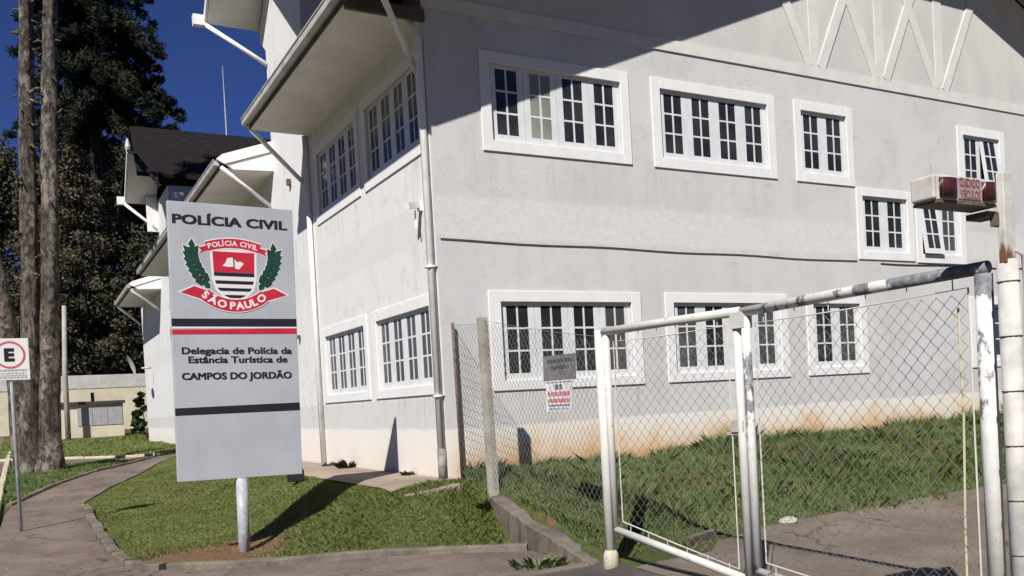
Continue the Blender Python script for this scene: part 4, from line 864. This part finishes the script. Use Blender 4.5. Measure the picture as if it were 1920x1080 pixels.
# two joined trunks by the path and a leaning one behind them
tree('pine_tree', 'tall pine trunk with broken branch stubs and pale lit bark, by the road', [(-5.0, 15.55, .2), (-4.88, 15.5, 2.2), (-4.73, 15.5, 4.6), (-4.60, 15.5, 7.5), (-4.48, 15.5, 10.5), (-4.37, 15.5, 13), (-4.2, 15.5, 22)], [.29, .245, .225, .205, .19, .165, .13], conifer_crown(-4.2, 15.5, 17, 23, 1.6, .6, 26, 30, .07, seed=4, long=4)[0], stubs=64, flare=.05, seed=1, stub_rng=(.34, .86), group='pines by the road')
tree('pine_tree', 'straighter pine trunk fused at its foot with the pale stubbed one', [(-4.50, 15.3, .2), (-4.42, 15.25, 2.2), (-4.29, 15.2, 4.6), (-4.12, 15.2, 7.5), (-3.95, 15.2, 10.5), (-3.79, 15.2, 13), (-3.6, 15.2, 22)], [.31, .25, .225, .205, .19, .175, .13], conifer_crown(-3.6, 15.2, 17, 23, 1.6, .6, 26, 30, .07, seed=5, long=4)[0], stubs=46, flare=.06, seed=2, stub_rng=(.34, .86), group='pines by the road')
tree('pine_tree', 'leaning pine trunk cut by the left edge, behind the parking sign', [(-5.1, 16.9, .2), (-5.17, 16.9, 2.8), (-5.35, 16.9, 4.8), (-5.6, 16.9, 6.8), (-5.8, 16.9, 10), (-5.95, 16.9, 16), (-6.05, 16.9, 22)], [.27, .25, .24, .23, .21, .18, .12], conifer_crown(-6.05, 16.9, 15, 23, 1.8, .6, 30, 40, .07, seed=6, long=4)[0], stubs=26, flare=.05, seed=3, group='pines by the road')
# dark conifer with hanging branches behind the building
(cr, br) = conifer_crown(.55, 58, 22.8, 44, 5.8, 3.6, 190, 110, .085, droop=.6, seed=8, clump=.8, long=5.0)
tree('hanging_conifer', 'large dark conifer with drooping branches against the blue sky', [(.35, 58, .8), (.35, 58, 14), (.35, 58, 30), (.35, 58, 44)], [.5, .42, .3, .1], cr, M_PINE, bigbranches=br, seed=9)
def bushy(name, label, x, y, h, r, nl, per, size, mat, group, seed, z0=.15):
    rr = random.Random(seed); C = []; R_ = []; zb = terrain(x, y)
    for i in range(nl):
        t = rr.uniform(z0, 1.0) ; k = math.sin(min(1, max(.08, (1.08 - t) / .75)) * math.pi / 2); a = rr.uniform(0, 6.28); q_ = r * k * rr.uniform(.3, 1) ; C.append((x + math.cos(a) * q_, y + math.sin(a) * q_, zb + h * t)); R_.append(r * rr.uniform(.18, .34))
    return tree(name, label, [(x, y, zb - .2), (x + .1, y, zb + h * .4), (x, y, zb + h * .85)], [h * .018, h * .012, h * .004], leaf_cloud(C, R_, per, size, .1, 1.7), mat, group, seed=seed)
FT = [(-9.5, 66, 21, 4.0), (-6.0, 70, 22.5, 4.4), (-2.6, 64, 19.5, 4.2), (.4, 72, 24.5, 4.6), (3.4, 66, 22.5, 4.4), (7.2, 74, 23, 4.6), (12, 78, 21, 5)]
FL = ['leftmost dark forest tree behind the road', 'dark forest tree showing between the pine trunks', 'dark forest tree just right of the pine trunks', 'tallest dark forest tree, below the hanging conifer', 'dark forest tree touching the dark roof', 'forest tree hidden behind the dark far roof', 'farthest forest tree behind the building']
for i, ((x, y, h, r), lb) in enumerate(zip(FT, FL)): bushy('forest_tree', lb, x, y, h, r, 190, 120, .17, M_FOREST, 'forest trees behind the building', 20 + i)
UT = [(-6.5, 56, 9, 2.6), (-3.6, 55, 13, 2.8), (-1.3, 54.5, 18.5, 3.2), (2.2, 55.5, 19, 3.4), (4.4, 56, 14, 2.8), (.4, 61, 22, 3.6)]
UL = ['low brownish tree behind the left pine trunk', 'brownish tree above the cream wall beside the post', 'tall brownish tree above the middle of the cream wall', 'brownish tree above the right end of the cream wall', 'mid height brownish tree rising behind the post', 'mid height brownish tree below the far gutter']
for i, ((x, y, h, r), lb) in enumerate(zip(UT, UL)): bushy('scrub_tree', lb, x, y, h, r, 150, 130, .13, M_BRUSH if i % 2 == 0 else M_FOREST, 'scrub trees above the cream wall', 40 + i, .05)
bushy('shrub', 'green shrub in shade beside the meter cabinet', .05, 36.6, 2.1, .55, 30, 40, .14, M_BUSH, None, 60, .08)

# ------------------------------------------------------------------ far wall, cabinet, post
M_CREAM = concrete('cream_render', (.52, .46, .34), (.62, .56, .44), (.40, .34, .24), .8); M_TOPW = concrete('weathered_wall_top', (.42, .41, .38), (.55, .53, .5), (.2, .19, .17), 3)
tag(MB().box(-16, 9, 48, 48.25, .6, 3.75, 0).box(-16, 9, 47.97, 48.28, 3.753, 4.55, 1).build('boundary_wall', [M_CREAM, M_TOPW]), 'long cream boundary wall with weathered top behind the meter cabinet', 'wall')
CB = empty('meter_cabinet', (-2.2, 37.4, .85), 'low cream masonry meter cabinet with grey metal doors and dark flat roof', 'cabinet')
MB().box(-1.6, 1.45, -.4, .4, -.3, 1.72).build('body', M_CREAM, CB); MB().box(-1.75, 1.55, -.55, .5, 1.722, 1.86).build('roof', simple('dark_slab', (.06, .05, .045), .9, .2, 4), CB)
for i in range(3): MB().box(-.62 + i * .68, .04 + i * .68, -.43, -.402, .68, 1.6).box(-.32 + i * .68, -.26 + i * .68, -.445, -.43, 1.1, 1.22).build('door', simple('grey_cabinet_door', (.33, .33, .35), .5, .1, 4), CB)
MB().box(.05, .2, -.1, .1, 1.87, 2.3).build('vent_stub', M_GUTTER_D, CB)
tag(MB().tube([(-3.3, 36.2, .6), (-3.27, 36.2, 4), (-3.12, 36.2, 7.3)], [.13, .12, .10], 10).build('lamp_post', M_POSTC, smooth=True), 'leaning pale concrete post beside the pine trunks', 'post')
